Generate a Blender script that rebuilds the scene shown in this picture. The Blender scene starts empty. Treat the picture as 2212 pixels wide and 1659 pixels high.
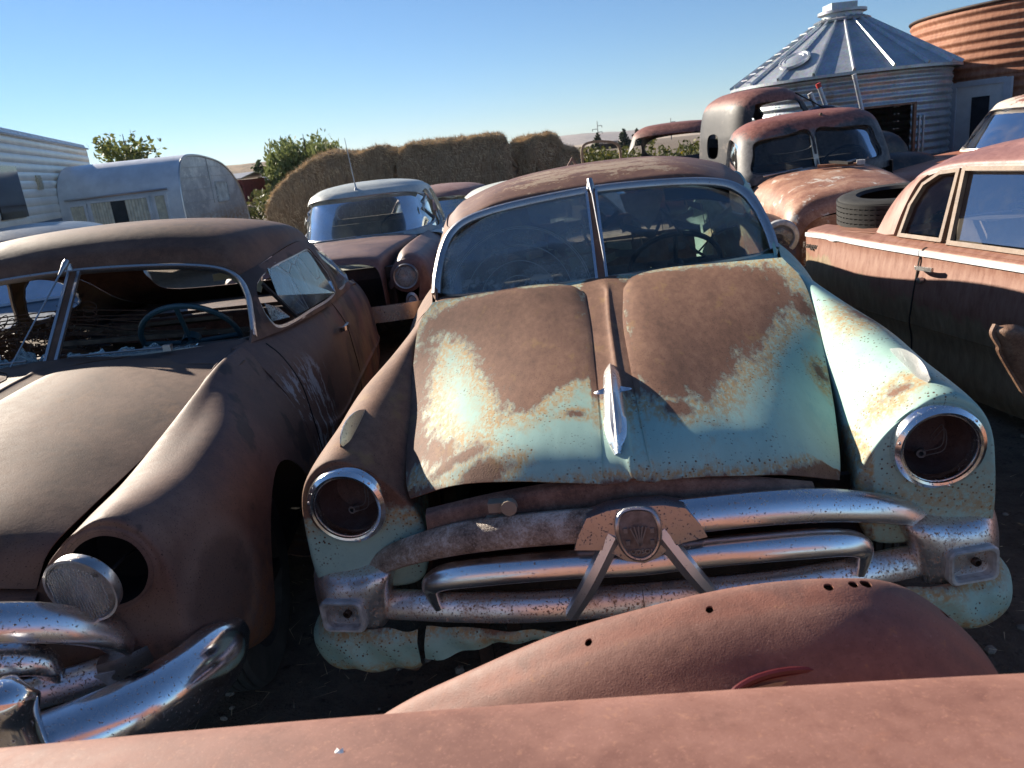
import bpy, bmesh, math, random
import numpy as np
from mathutils import Matrix, Vector
random.seed(7); RNG = np.random.default_rng(7)
R = math.radians
S = bpy.context.scene
COL = S.collection

# ------------------------------------------------------------------ camera
CAM_H = 1.62
def cam_axes(pitch, roll):
    p, r = R(pitch), R(roll)
    right = np.array([1, 0, 0.]); fwd = np.array([0, math.cos(p), -math.sin(p)]); down = np.cross(fwd, right)
    r2 = math.cos(r) * right + math.sin(r) * down
    return r2, np.cross(fwd, r2), fwd
cr_, cd_, cf_ = cam_axes(16.7, 6.0)
cam = bpy.data.cameras.new('camera'); cam_ob = bpy.data.objects.new('camera', cam); COL.objects.link(cam_ob)
cam.sensor_width = 36; cam.lens = 36 * 1655 / 2212; cam.clip_start = .05; cam.clip_end = 9000
cam.dof.use_dof = True; cam.dof.focus_distance = 2.6; cam.dof.aperture_fstop = 9.0
mw = Matrix.Identity(4)
for i in range(3):
    mw[i][0], mw[i][1], mw[i][2] = cr_[i], -cd_[i], -cf_[i]
mw[2][3] = CAM_H
cam_ob.matrix_world = mw; S.camera = cam_ob

# ------------------------------------------------------------------ sky, sun, exposure
SUN_AZ, SUN_EL = -47.0, 23.0        # azimuth from +Y, clockwise seen from above
W = bpy.data.worlds.new('World'); S.world = W; W.use_nodes = True
wt = W.node_tree; bg = wt.nodes['Background']; sky = wt.nodes.new('ShaderNodeTexSky')
sky.sky_type = 'NISHITA'; sky.sun_disc = False; sky.sun_elevation = R(SUN_EL); sky.sun_rotation = R(SUN_AZ)
sky.altitude = 700; sky.air_density = 1.0; sky.dust_density = .0; sky.ozone_density = 6.0
wt.links.new(sky.outputs[0], bg.inputs[0]); bg.inputs[1].default_value = .0525
sun = bpy.data.lights.new('sun', 'SUN'); sun.energy = 4.8; sun.angle = R(.53); sun.color = (1, .89, .74)
sun_ob = bpy.data.objects.new('sun', sun); COL.objects.link(sun_ob)
sd = Vector((math.sin(R(SUN_AZ)) * math.cos(R(SUN_EL)), math.cos(R(SUN_AZ)) * math.cos(R(SUN_EL)), math.sin(R(SUN_EL))))
sun_ob.rotation_euler = (-sd).to_track_quat('-Z', 'Y').to_euler(); sun_ob.location = (-20, 10, 12)
S.view_settings.view_transform = 'Standard'; S.view_settings.look = 'None'
S.view_settings.exposure = 1.22; S.view_settings.gamma = 1

# ------------------------------------------------------------------ materials (node helper)
class NT:
    def __init__(s, name):
        s.m = bpy.data.materials.new(name); s.m.use_nodes = True; s.t = s.m.node_tree
        s.b = s.t.nodes['Principled BSDF']; s.out = s.t.nodes['Material Output']; s._c = None
    def co(s):
        if s._c is None: s._c = s.t.nodes.new('ShaderNodeTexCoord').outputs['Object']
        return s._c
    def n(s, typ, **kw):
        x = s.t.nodes.new(typ)
        for k, v in kw.items(): setattr(x, k, v)
        return x
    def set(s, sock, v):
        if v is None: return
        if hasattr(v, 'is_output') or isinstance(v, bpy.types.NodeSocket): s.t.links.new(v, sock)
        elif isinstance(v, (tuple, list)) and len(v) == 3 and sock.type == 'RGBA': sock.default_value = (*v, 1)
        else: sock.default_value = v
    def map(s, scale=(1, 1, 1), rot=(0, 0, 0), vec=None):
        x = s.n('ShaderNodeMapping'); s.set(x.inputs['Vector'], vec or s.co()); x.inputs['Scale'].default_value = scale; x.inputs['Rotation'].default_value = rot
        return x.outputs[0]
    def noise(s, scale, detail=4, rough=.55, vec=None, dist=0):
        x = s.n('ShaderNodeTexNoise'); s.set(x.inputs['Vector'], vec or s.co())
        x.inputs['Scale'].default_value = scale; x.inputs['Detail'].default_value = detail; x.inputs['Roughness'].default_value = rough; x.inputs['Distortion'].default_value = dist
        return x.outputs['Fac']
    def vor(s, scale, feat='F1', vec=None, out='Distance', rand=1):
        x = s.n('ShaderNodeTexVoronoi', feature=feat); s.set(x.inputs['Vector'], vec or s.co()); x.inputs['Scale'].default_value = scale; x.inputs['Randomness'].default_value = rand
        return x.outputs[out]
    def wave(s, scale, vec=None, axis='X', dist=0):
        x = s.n('ShaderNodeTexWave', bands_direction=axis); s.set(x.inputs['Vector'], vec or s.co()); x.inputs['Scale'].default_value = scale; x.inputs['Distortion'].default_value = dist
        return x.outputs['Fac']
    def math(s, op, a, b=None, c=None, clamp=False):
        x = s.n('ShaderNodeMath', operation=op, use_clamp=clamp); s.set(x.inputs[0], a); s.set(x.inputs[1], b); s.set(x.inputs[2], c)
        return x.outputs[0]
    def sm(s, v, a, b):          # smoothstep a..b
        x = s.n('ShaderNodeMapRange', interpolation_type='SMOOTHSTEP'); s.set(x.inputs[0], v); x.inputs[1].default_value = a; x.inputs[2].default_value = b
        return x.outputs[0]
    def mix(s, f, a, b, typ='MIX'):
        x = s.n('ShaderNodeMix', data_type='RGBA', blend_type=typ); s.set(x.inputs[0], f); s.set(x.inputs[6], a); s.set(x.inputs[7], b)
        return x.outputs[2]
    def ramp(s, f, stops):
        x = s.n('ShaderNodeValToRGB'); e = x.color_ramp.elements
        while len(e) < len(stops): e.new(.5)
        for q, (p, c) in zip(e, stops): q.position = p; q.color = (*c, 1)
        s.set(x.inputs[0], f); return x.outputs[0]
    def attr(s, name):
        return s.n('ShaderNodeAttribute', attribute_name=name).outputs['Fac']
    def sep(s, vec=None):
        x = s.n('ShaderNodeSeparateXYZ'); s.set(x.inputs[0], vec or s.co()); return x.outputs
    def bump(s, h, dist=.002, strength=1, prev=None):
        x = s.n('ShaderNodeBump'); s.set(x.inputs['Height'], h); x.inputs['Distance'].default_value = dist; x.inputs['Strength'].default_value = strength
        if prev: s.set(x.inputs['Normal'], prev)
        s.set(s.b.inputs['Normal'], x.outputs[0]); return x.outputs[0]
    def fin(s, col=None, rough=None, metal=None, spec=None):
        s.set(s.b.inputs['Base Color'], col); s.set(s.b.inputs['Roughness'], rough); s.set(s.b.inputs['Metallic'], metal)
        if spec is not None: s.set(s.b.inputs['Specular IOR Level'], spec)
        return s.m

def mul(c, k): return tuple(x * k for x in c)
def m_plain(name, col, rough=.6, metal=0, var=.25, scale=8, bump=.0, spec=.5):
    t = NT(name); n = t.noise(scale, 6, .6)
    c = t.mix(t.sm(n, .25, .75), mul(col, 1 - var), mul(col, 1 + var))
    if bump: t.bump(t.noise(scale * 12, 4), bump)
    return t.fin(c, t.math('MULTIPLY_ADD', n, .2, rough - .1), metal, spec)

def m_rust(name, dark, mid, light, scale=1.0, rough=.62, bump=.0012, ochre=None, och=(.62, .75), spec=.45, bare=None, speck=.58, freck=None):
    t = NT(name)
    n1 = t.noise(2.6 * scale, 7, .6, dist=.4); n2 = t.noise(24 * scale, 6, .65); n3 = t.noise(260, 3, .6)
    k = t.math('ADD', t.math('MULTIPLY', n1, .65), t.math('MULTIPLY', n2, .35))
    c = t.ramp(k, [(.38, dark), (.5, mid), (.62, light)])
    if ochre:
        o = t.math('MULTIPLY', t.sm(t.noise(4.3 * scale, 8, .68, dist=.6), *och), t.sm(n2, .3, .6))
        c = t.mix(o, c, ochre)
    if bare:
        col, a, b, sc = bare
        o = t.sm(t.noise(sc, 9, .7, dist=.3), a, b); c = t.mix(o, c, col)
    c = t.mix(t.sm(n3, speck, speck + .14), c, mul(mid, .35))
    c = t.mix(t.math('MULTIPLY', t.sm(n3, .42, .3), .35), c, mul(light, 1.5))
    if freck: c = t.mix(t.math('MULTIPLY', t.sm(t.noise(70, 5, .75), .56, .7), .55), c, freck); c = t.mix(t.math('MULTIPLY', t.sm(t.noise(9, 8, .75), .54, .68), .45), c, mul(dark, .75))
    h = t.math('ADD', t.math('MULTIPLY', n3, .5), n2)
    t.bump(h, bump)
    return t.fin(c, t.math('MULTIPLY_ADD', n2, .3, rough - .15), 0, spec)

def m_paint_rust(name, paint, rust, ochre, amp=.55, speck=.62, scale=1.0, streak=(1, 1, 1), prough=.62, thr=.5, w=.1):
    """chalky old paint giving way to rust; 'rust' is a point attribute 0..1 saying where the paint is gone"""
    t = NT(name); a = t.attr('rust')
    v = t.map(streak)
    n1 = t.noise(5 * scale, 8, .62, v, .5); n2 = t.noise(34 * scale, 7, .7, v); n3 = t.noise(240, 3, .6)
    e = t.math('ADD', a, t.math('MULTIPLY', t.math('SUBTRACT', t.math('MULTIPLY_ADD', n1, .55, t.math('MULTIPLY', n2, .45)), .5), amp * 2))
    f = t.sm(e, thr - w, thr + w)                   # full rust
    halo = t.math('MULTIPLY', t.sm(e, thr - w * 4.6, thr - w * .2), t.math('SUBTRACT', 1, f))
    p = t.mix(t.sm(n1, .3, .7), mul(paint, .86), mul(paint, 1.1))
    p = t.mix(t.math('MULTIPLY', t.sm(t.noise(13, 5, .7, v), .52, .72), .4), p, (paint[0] * .55, paint[1] * .72, paint[2] * .85))
    # pits: little rust dots
    d = t.vor(75, vec=t.map((1, 1, 1)))
    dn = t.noise(9, 3)
    dots = t.math('MULTIPLY', t.sm(d, .26, .17), t.sm(t.math('ADD', dn, t.math('MULTIPLY', a, .5)), speck - .1, speck + .1))
    d2 = t.math('MULTIPLY', t.sm(t.noise(150, 2), .66, .73), t.sm(dn, .4, .6))
    p = t.mix(t.math('MAXIMUM', dots, d2), p, mul(rust[0], .8))
    h2 = t.math('MULTIPLY', halo, t.sm(t.noise(70 * scale, 6, .75, v), .34, .58))
    p = t.mix(h2, p, ochre)
    r = t.ramp(t.math('ADD', t.math('MULTIPLY', n1, .5), t.math('MULTIPLY', n2, .5)), [(.34, rust[0]), (.5, rust[1]), (.64, rust[2])])
    r = t.mix(t.sm(n3, .57, .7), r, mul(rust[0], .4))
    r = t.mix(t.math('MULTIPLY', t.sm(t.noise(11, 6, .7, v), .56, .7), .5), r, mul(ochre, .62))
    c = t.mix(f, p, r)
    ro = t.mix(f, (prough,) * 3, (.72,) * 3)
    h = t.math('ADD', t.math('MULTIPLY', n3, t.math('MULTIPLY_ADD', f, .8, .1)), t.math('MULTIPLY', f, -.6))
    t.bump(h, .0009)
    return t.fin(c, ro, 0, .35)

def m_chrome(name, rust=.0, rough=.16, pit=.6, base=(.80, .80, .81), rcol=(.15, .075, .035)):
    t = NT(name); n = t.noise(6, 8, .7, dist=.5); p = t.noise(160, 3, .65); q = t.noise(45, 5, .7); s = t.sep()
    f = t.sm(t.math('ADD', t.math('MULTIPLY_ADD', n, .6, t.math('MULTIPLY', q, .3)), t.math('MULTIPLY', p, .2)), .78 - rust, .98 - rust)
    pits = t.math('MULTIPLY', t.sm(p, pit, pit + .05), .9)
    film = t.math('MULTIPLY', t.sm(n, .4, .75), .12 + rust)
    k = t.math('MAXIMUM', f, pits, clamp=True)
    c = t.mix(k, t.mix(film, base, mul(rcol, 2.2)), t.mix(t.sm(q, .35, .62), mul(rcol, .5), mul(rcol, 1.9)))
    t.bump(t.math('MULTIPLY', k, -1), .0006)
    return t.fin(c, t.math('MAXIMUM', t.math('MULTIPLY', k, .7), t.math('MULTIPLY_ADD', n, .2, rough - .06)), t.math('SUBTRACT', 1, t.math('MULTIPLY', k, .8)))

def m_glass(name, tint=(.75, .8, .8), dust=.25, dcol=(.42, .40, .36), rough=.03, scale=3, lo=.42, hi=.75, streaky=None, fk=1.0):
    t = NT(name); t.t.nodes.remove(t.b)
    tr = t.n('ShaderNodeBsdfTransparent'); tr.inputs[0].default_value = (*tint, 1)
    gl = t.n('ShaderNodeBsdfGlossy'); gl.inputs['Roughness'].default_value = rough; gl.inputs[0].default_value = (.95, .97, 1, 1)
    fr = t.n('ShaderNodeFresnel'); fr.inputs[0].default_value = 1.55
    m1 = t.n('ShaderNodeMixShader'); t.set(m1.inputs[0], t.math('MULTIPLY', fr.outputs[0], fk, clamp=True)); t.set(m1.inputs[1], tr.outputs[0]); t.set(m1.inputs[2], gl.outputs[0])
    df = t.n('ShaderNodeBsdfDiffuse'); df.inputs[0].default_value = (*dcol, 1)
    n = t.math('ADD', t.math('MULTIPLY', t.noise(scale, 7, .65, dist=.5), .8), t.math('MULTIPLY', t.noise(120, 3), .25))
    k = t.math('MULTIPLY', t.sm(n, lo, hi), dust)
    if streaky: k = t.math('MAXIMUM', k, streaky(t))
    tl = t.n('ShaderNodeBsdfTranslucent'); tl.inputs[0].default_value = (*dcol, 1); m3 = t.n('ShaderNodeMixShader'); m3.inputs[0].default_value = .5; t.set(m3.inputs[1], df.outputs[0]); t.set(m3.inputs[2], tl.outputs[0])
    m2 = t.n('ShaderNodeMixShader'); t.set(m2.inputs[0], k); t.set(m2.inputs[1], m1.outputs[0]); t.set(m2.inputs[2], m3.outputs[0])
    t.set(t.out.inputs[0], m2.outputs[0]); return t.m

# ------------------------------------------------------------------ geometry helpers
def cr(P, n, closed=False):
    P = np.asarray(P, float)
    if closed: Q = np.concatenate([P[-1:], P, P[:2]]); k = len(P)
    else: Q = np.concatenate([2 * P[:1] - P[1:2], P, 2 * P[-1:] - P[-2:-1]]); k = len(P) - 1
    u = np.linspace(0, k, n, endpoint=not closed); i = np.minimum(u.astype(int), k - 1); f = (u - i).reshape((-1,) + (1,) * (P.ndim - 1))
    a, b, c, d = Q[i], Q[i + 1], Q[i + 2], Q[i + 3]
    return .5 * (2 * b + (c - a) * f + (2 * a - 5 * b + 4 * c - d) * f ** 2 + (3 * b - a - 3 * c + d) * f ** 3)
def grid(C, nu, nv, closed=False):
    C = np.asarray(C, float); A = cr(C, nu); return np.swapaxes(cr(np.swapaxes(A, 0, 1), nv, closed), 0, 1)
def mir(P): return np.asarray(P, float) * [-1, 1, 1]

def shellVF(G, th=.0025, flip=False, closed=False):
    M, N = G.shape[:2]
    du = np.gradient(G, axis=0)
    dv = (np.roll(G, -1, 1) - np.roll(G, 1, 1)) if closed else np.gradient(G, axis=1)
    n = np.cross(du, dv); n /= np.linalg.norm(n, axis=2, keepdims=True) + 1e-12
    if flip: n = -n
    V = np.concatenate([G.reshape(-1, 3), (G - n * th).reshape(-1, 3)]); K = M * N
    i, j = np.meshgrid(np.arange(M - 1), np.arange(N if closed else N - 1), indexing='ij'); j2 = (j + 1) % N
    q = np.stack([i * N + j, (i + 1) * N + j, (i + 1) * N + j2, i * N + j2], -1).reshape(-1, 4)
    if flip: q = q[:, ::-1]
    F = [q, q[:, ::-1] + K]
    def rim(a, b):
        r = np.stack([a[:-1], a[1:], a[1:] + K, a[:-1] + K], 1); return r[:, ::-1] if (b != flip) else r
    jj = np.arange(N + 1) % N if closed else np.arange(N)
    F.append(rim(jj, True)); F.append(rim((M - 1) * N + jj, False))
    if not closed:
        ii = np.arange(M) * N; F.append(rim(ii, False)); F.append(rim(ii + N - 1, True))
    return V, [tuple(f) for f in np.concatenate(F).tolist()]
def surfVF(G, flip=False, closed=False):
    M, N = G.shape[:2]
    i, j = np.meshgrid(np.arange(M - 1), np.arange(N if closed else N - 1), indexing='ij'); j2 = (j + 1) % N
    q = np.stack([i * N + j, (i + 1) * N + j, (i + 1) * N + j2, i * N + j2], -1).reshape(-1, 4)
    if flip: q = q[:, ::-1]
    return G.reshape(-1, 3), [tuple(f) for f in q.tolist()]
def sweepVF(path, prof, n=32, up=(0, 0, 1), sc=None, closed=False, raw=False):
    P = np.asarray(path, float) if raw else cr(path, n, closed); n = len(P)
    T = (np.roll(P, -1, 0) - np.roll(P, 1, 0)) if closed else np.gradient(P, axis=0)
    T /= np.linalg.norm(T, axis=1, keepdims=True) + 1e-12
    up = np.broadcast_to(np.asarray(up, float), P.shape)
    A = np.cross(T, up); A /= np.linalg.norm(A, axis=1, keepdims=True) + 1e-12; B = np.cross(A, T)
    pr = np.asarray(prof, float); k = len(pr)
    s = np.ones((n, 2)) if sc is None else cr(np.asarray(sc, float).reshape(len(sc), -1) * np.ones((1, 2)), n)
    V = P[:, None] + A[:, None] * (pr[None, :, 0] * s[:, :1])[..., None] + B[:, None] * (pr[None, :, 1] * s[:, 1:])[..., None]
    F = []
    for i in range(n if closed else n - 1):
        for j in range(k): F.append((i * k + j, ((i + 1) % n) * k + j, ((i + 1) % n) * k + (j + 1) % k, i * k + (j + 1) % k))
    if not closed: F.append(tuple(range(k))); F.append(tuple(range((n - 1) * k, n * k))[::-1])
    return V.reshape(-1, 3), F
def circ(r, k=10, ry=None): return [(r * math.cos(2 * math.pi * i / k), (ry or r) * math.sin(2 * math.pi * i / k)) for i in range(k)]
def tubeVF(path, r, k=8, n=24, **kw): return sweepVF(path, circ(r, k), n, **kw)
def rodVF(a, b, r, k=8, r2=None): return sweepVF([a, b], circ(r, k), 2, up=(.31, .2, .9), raw=True, sc=None if r2 is None else [1, r2 / r])
def latheVF(prof, seg=32, M=None, arc=1.0):
    pr = np.asarray(prof, float); k = len(pr); full = arc >= 1; m = seg if full else seg + 1
    a = np.linspace(0, 2 * math.pi * arc, m, endpoint=not full)
    V = np.stack([pr[None, :, 0] * np.cos(a)[:, None], pr[None, :, 0] * np.sin(a)[:, None], np.broadcast_to(pr[None, :, 1], (m, k))], -1).reshape(-1, 3)
    F = [(i * k + j, ((i + 1) % m) * k + j, ((i + 1) % m) * k + j + 1, i * k + j + 1) for i in range(m if full else m - 1) for j in range(k - 1)]
    return xf(M, V) if M is not None else V, F
def boxVF(c, s, M=None):
    c, s = np.array(c, float), np.array(s, float) / 2
    V = np.array([[x, y, z] for x in (-1, 1) for y in (-1, 1) for z in (-1, 1)]) * s + c
    F = [(0, 1, 3, 2), (4, 6, 7, 5), (0, 4, 5, 1), (2, 3, 7, 6), (0, 2, 6, 4), (1, 5, 7, 3)]
    return (xf(M, V) if M is not None else V), F
def prismVF(poly, axis, lo, hi):
    k = len(poly); V = []
    for h in (lo, hi):
        for a, b in poly:
            V.append({'x': (h, a, b), 'y': (a, h, b), 'z': (a, b, h)}[axis])
    F = [tuple(range(k))[::-1], tuple(range(k, 2 * k))] + [(i, (i + 1) % k, k + (i + 1) % k, k + i) for i in range(k)]
    return np.array(V, float), F
def xf(M, V):
    M = np.array(M); return np.asarray(V) @ M[:3, :3].T + M[:3, 3]
def frame(o, z, up=(0, 0, 1)):
    z = Vector(z).normalized(); x = Vector(up).cross(z)
    if x.length < 1e-4: x = Vector((1, 0, 0))
    x.normalize(); y = z.cross(x)
    return Matrix(((x.x, y.x, z.x, o[0]), (x.y, y.y, z.y, o[1]), (x.z, y.z, z.z, o[2]), (0, 0, 0, 1)))
def rpoly(pts, n=48): return [tuple(p) for p in cr(np.array(pts, float), n, True)]

def mesh_of(name, parts):
    V, F, o = [], [], 0
    for v, f in parts:
        V.append(np.asarray(v)); F += [tuple(i + o for i in q) for q in f]; o += len(v)
    me = bpy.data.meshes.new(name); me.from_pydata(np.concatenate(V).tolist(), [], F); return me
def fixn(me):
    b = bmesh.new(); b.from_mesh(me); bmesh.ops.recalc_face_normals(b, faces=b.faces); b.to_mesh(me); b.free()
def mk(name, parts, mat, par=None, smooth=True, ang=35, cut=(), attr=None, fix=True, keep=False):
    """one mesh object from a list of (verts, faces)"""
    if isinstance(parts, tuple): parts = [parts]
    me = mesh_of(name, parts)
    if fix and not keep: fixn(me)
    ob = bpy.data.objects.new(name, me); COL.objects.link(ob)
    for c in cut:
        cm = mesh_of('cutter', [c]); fixn(cm); co = bpy.data.objects.new('cutter', cm); COL.objects.link(co)
        md = ob.modifiers.new('b', 'BOOLEAN'); md.operation = 'DIFFERENCE'; md.solver = 'EXACT'; md.object = co
        bpy.context.view_layer.update(); dg = bpy.context.evaluated_depsgraph_get()
        m2 = bpy.data.meshes.new_from_object(ob.evaluated_get(dg)); ob.modifiers.clear(); ob.data = m2; m2.name = name
        bpy.data.objects.remove(co); bpy.data.meshes.remove(cm); bpy.data.meshes.remove(me); me = m2
    if smooth:
        me.polygons.foreach_set('use_smooth', [True] * len(me.polygons)); me.set_sharp_from_angle(angle=R(ang))
    me.materials.clear(); me.materials.append(mat)
    if attr:
        v = np.empty(len(me.vertices) * 3); me.vertices.foreach_get('co', v)
        a = me.attributes.new('rust', 'FLOAT', 'POINT'); a.data.foreach_set('value', np.asarray(attr(v.reshape(-1, 3)), np.float32))
    if par is not None: ob.parent = par
    return ob
def tag(o, label, cat, group=None):
    o['label'] = label; o['category'] = cat
    if group: o['group'] = group
    return o
def thing(name, label, cat, M=None, group=None):
    o = bpy.data.objects.new(name, None); COL.objects.link(o); o.empty_display_size = .2
    if M is not None: o.matrix_world = M
    return tag(o, label, cat, group)
def pose(yaw, tilt, t, pit=0, s=1.0):
    y, ti, p = R(yaw), R(tilt), R(pit)
    Rz = Matrix.Rotation(y, 4, 'Z'); Ry = Matrix(((math.cos(ti), 0, math.sin(ti), 0), (0, 1, 0, 0), (-math.sin(ti), 0, math.cos(ti), 0), (0, 0, 0, 1)))
    return Matrix.Translation(t) @ Rz @ Ry @ Matrix.Rotation(p, 4, 'X') @ Matrix.Scale(s, 4)
def inpoly(P, poly, soft):
    """signed soft mask of points (n,2) in polygon: >.5 inside"""
    P = np.asarray(P)[:, :2]; Q = np.asarray(poly, float); d = np.full(len(P), 1e9); ins = np.zeros(len(P), bool)
    for a, b in zip(Q, np.roll(Q, -1, 0)):
        ab = b - a; t = np.clip(((P - a) @ ab) / (ab @ ab + 1e-12), 0, 1); d = np.minimum(d, np.linalg.norm(P - a - t[:, None] * ab, axis=1))
        c = (a[1] > P[:, 1]) != (b[1] > P[:, 1]); x = a[0] + (P[:, 1] - a[1]) / (ab[1] if abs(ab[1]) > 1e-9 else 1e-9) * ab[0]
        ins ^= c & (P[:, 0] < x)
    return np.clip(.5 + np.where(ins, d, -d) / (2 * soft), 0, 1)
def struct(o, kind='structure'):
    o['kind'] = kind; return o

# ------------------------------------------------------------------ shared materials
RB = [(.10, .048, .028), (.172, .085, .052), (.235, .127, .078)]
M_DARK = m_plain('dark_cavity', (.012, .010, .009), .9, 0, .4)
M_UNDER = m_rust('underside_rust', (.012, .008, .006), (.035, .018, .012), (.06, .03, .02), 2)
M_TEAL = m_paint_rust('teal_paint_rust', (.34, .52, .45), RB, (.42, .25, .09), amp=.72, streak=(1.5, .55, 1))
M_TEALF = m_paint_rust('teal_fender_rust', (.34, .52, .45), RB, (.40, .24, .09), amp=.6, streak=(1, .7, 1), speck=.55)
def m_roof():
    t = NT('roof_rust_peeling'); s = t.sep(); n1 = t.noise(3.4, 7, .6, dist=.4); n2 = t.noise(26, 6, .65); n3 = t.noise(260, 3)
    c = t.ramp(t.math('ADD', t.math('MULTIPLY', n1, .6), t.math('MULTIPLY', n2, .4)), [(.32, (.095, .044, .028)), (.5, (.165, .078, .05)), (.68, (.22, .118, .076))])
    m = t.math('MULTIPLY', t.sm(s[1], 1.82, 1.95), t.sm(s[1], 2.5, 2.15)); m = t.math('MULTIPLY', m, t.sm(t.math('ABSOLUTE', t.math('SUBTRACT', s[0], .02)), .55, .25))
    e = t.math('ADD', t.math('MULTIPLY', t.noise(7, 9, .72, t.map((.8, 1.8, 1)), .5), .7), t.math('MULTIPLY', t.noise(60, 5, .75), .3)); e = t.math('ADD', e, t.math('MULTIPLY', m, .12))
    c = t.mix(t.sm(e, .585, .61), c, (.46, .38, .28)); c = t.mix(t.math('MULTIPLY', t.sm(e, .54, .585), .5), c, (.26, .14, .07)); c = t.mix(t.sm(n3, .6, .73), c, (.05, .028, .022)); t.bump(t.math('ADD', n2, t.math('MULTIPLY', n3, .5)), .001); return t.fin(c, t.math('MULTIPLY_ADD', n2, .3, .42), 0, .42)
M_RUSTROOF = m_roof()
M_RUSTC2 = m_rust('brown_body_rust', (.075, .039, .026), (.13, .069, .045), (.182, .102, .067), 1.1, rough=.62, bump=.0007, ochre=(.2, .10, .05), och=(.56, .72), spec=.25)
M_CHROME = m_chrome('chrome', .0, .12, .63)
M_CHROMEP = m_chrome('pitted_chrome', .02, .22, .62)
M_CHROMER = m_chrome('rusty_chrome', .25, .3, .57, rcol=(.22, .11, .045))
M_STEEL = m_chrome('dull_trim', .02, .34, .62, base=(.5, .5, .5))
M_PITRUST = m_rust('pitted_bar_rust', (.10, .065, .045), (.32, .235, .17), (.56, .50, .43), 6, rough=.45, bump=.003, ochre=(.34, .18, .07))
M_GLASS1 = m_glass('dusty_glass', (.84, .88, .86), .28, (.36, .36, .33), .04, 9, .4, .8, fk=.42)
M_GLASS = m_glass('window_glass', (.8, .84, .84), .3, (.40, .39, .36), .04, 3, .45, .8)
M_GLASSD = m_glass('dark_window_glass', (.5, .54, .55), .35, (.3, .29, .26), .05, 3, .45, .8)
def cracks(t):
    a = t.sm(t.vor(38, 'DISTANCE_TO_EDGE'), .05, .015); b = t.math('MULTIPLY', t.sm(t.vor(110, 'DISTANCE_TO_EDGE'), .06, .02), .5)
    return t.math('MULTIPLY', t.math('MAXIMUM', a, b), .5)
def cracks2(t):
    return t.math('MULTIPLY', t.sm(t.vor(5, 'DISTANCE_TO_EDGE', t.map((1, 1, .5))), .012, .004), .6)
M_SHATTER = m_glass('shattered_glass', (.82, .9, .88), .2, (.62, .68, .66), .08, 20, .45, .7, cracks)
M_CRACKED = m_glass('cracked_glass', (.82, .88, .87), .3, (.5, .54, .54), .05, 5, .45, .75, cracks2)
M_RUBBER = m_plain('tyre_rubber', (.022, .022, .021), .8, 0, .35, 14, .002)
M_WHEEL = m_rust('wheel_rust', (.02, .014, .011), (.05, .03, .022), (.09, .06, .045), 3)
M_CARD = m_plain('cardboard', (.42, .27, .15), .85, 0, .2, 9)
M_WOOD = m_plain('old_wood', (.11, .072, .046), .85, 0, .45, 22, .002)
M_SPRING = m_rust('spring_rust', (.03, .015, .01), (.09, .045, .028), (.15, .08, .05), 6)
M_CLOTH = m_plain('seat_cloth', (.17, .14, .11), .95, 0, .4, 12, .002)
M_SEATPALE = m_plain('pale_headliner', (.45, .42, .30), .9, 0, .2, 7)
M_LENS = m_glass('lamp_lens', (.95, .96, .95), .45, (.7, .7, .67), .06, 16, .3, .7)
M_REFLECT = m_plain('lamp_reflector', (.62, .62, .60), .35, .35, .15, 20)
M_ALU = m_plain('grey_cast_metal', (.48, .48, .47), .5, .4, .3, 30, .001)
M_BLUEPL = m_plain('dark_teal_plastic', (.03, .07, .085), .4, 0, .2)

M_BUCKET = m_rust('lamp_bucket_rust', (.055, .034, .028), (.085, .05, .042), (.12, .085, .075), 2)
def tyre(par, c, r=.35, w=.20, rim=.2, axis=(1, 0, 0), mat=None, wheelmat=None, ribs=5):
    M = frame(c, axis)
    h = w / 2
    prof = [(rim, -h * .55), (rim + .02, -h * .9), (r * .86, -h * 1.0), (r * .955, -h * .9), (r * .985, -h * .74)]
    for i in range(ribs):
        a = -.7 + 1.4 * i / ribs; b = -.7 + 1.4 * (i + 1) / ribs
        prof += [(r * .988, h * (a + .01)), (r, h * (a + .03)), (r, h * (b - .05)), (r * .988, h * (b - .03)), (r * .968, h * (b - .02)), (r * .968, h * b)]
    prof += [(r * .985, h * .74), (r * .955, h * .9), (r * .86, h), (rim + .02, h * .9), (rim, h * .55)]
    t = mk('tyre', latheVF(prof, 56, M), mat or M_RUBBER, par)
    wp = [(rim * 1.02, -h * .6), (rim * .98, -h * .3), (rim * .93, h * .1), (rim * .93, h * .5), (rim * 1.02, h * .62), (rim * .9, h * .55), (rim * .8, h * .3), (rim * .55, h * .42), (rim * .35, h * .3), (rim * .3, h * .5), (.001, h * .55)]
    w_ = mk('wheel', latheVF(wp, 32, M), wheelmat or M_WHEEL, par)
    return t, w_

def headlamp(par, c, d=(0, -1, 0), r=.087, bezel=.112, mb=None, lens=True, zs=1.0):
    M = frame(c, d) @ Matrix.Diagonal((1, 1, zs, 1))
    b = mk('headlamp_rim', latheVF([(bezel * .985, -.03), (bezel, -.012), (bezel * .99, .004), (bezel * .95, .018), (r * 1.1, .026), (r * 1.03, .024), (r * 1.0, .016), (r * .985, .018), (r * .95, .012), (r * .94, -.01), (bezel * .9, -.03)], 56, M), mb or M_CHROME, par)
    if lens:
        mk('reflector', latheVF([(r * .97, .0), (r * .8, -.03), (r * .5, -.06), (.004, -.075)], 32, M), M_REFLECT, par)
        k = 12; P = [(r * .965 * math.cos(a), .008 + .02 * math.sin(a)) for a in np.linspace(0, math.pi / 2, k)]
        mk('lens', latheVF(P, 40, M), M_LENS, par)
    else:
        mk('lamp_bucket', latheVF([(r * .99, .006), (r * .97, -.03), (r * .93, -.07), (r * .7, -.1), (r * .35, -.11), (.003, -.112)], 40, M), M_BUCKET, par)
    return b

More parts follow.
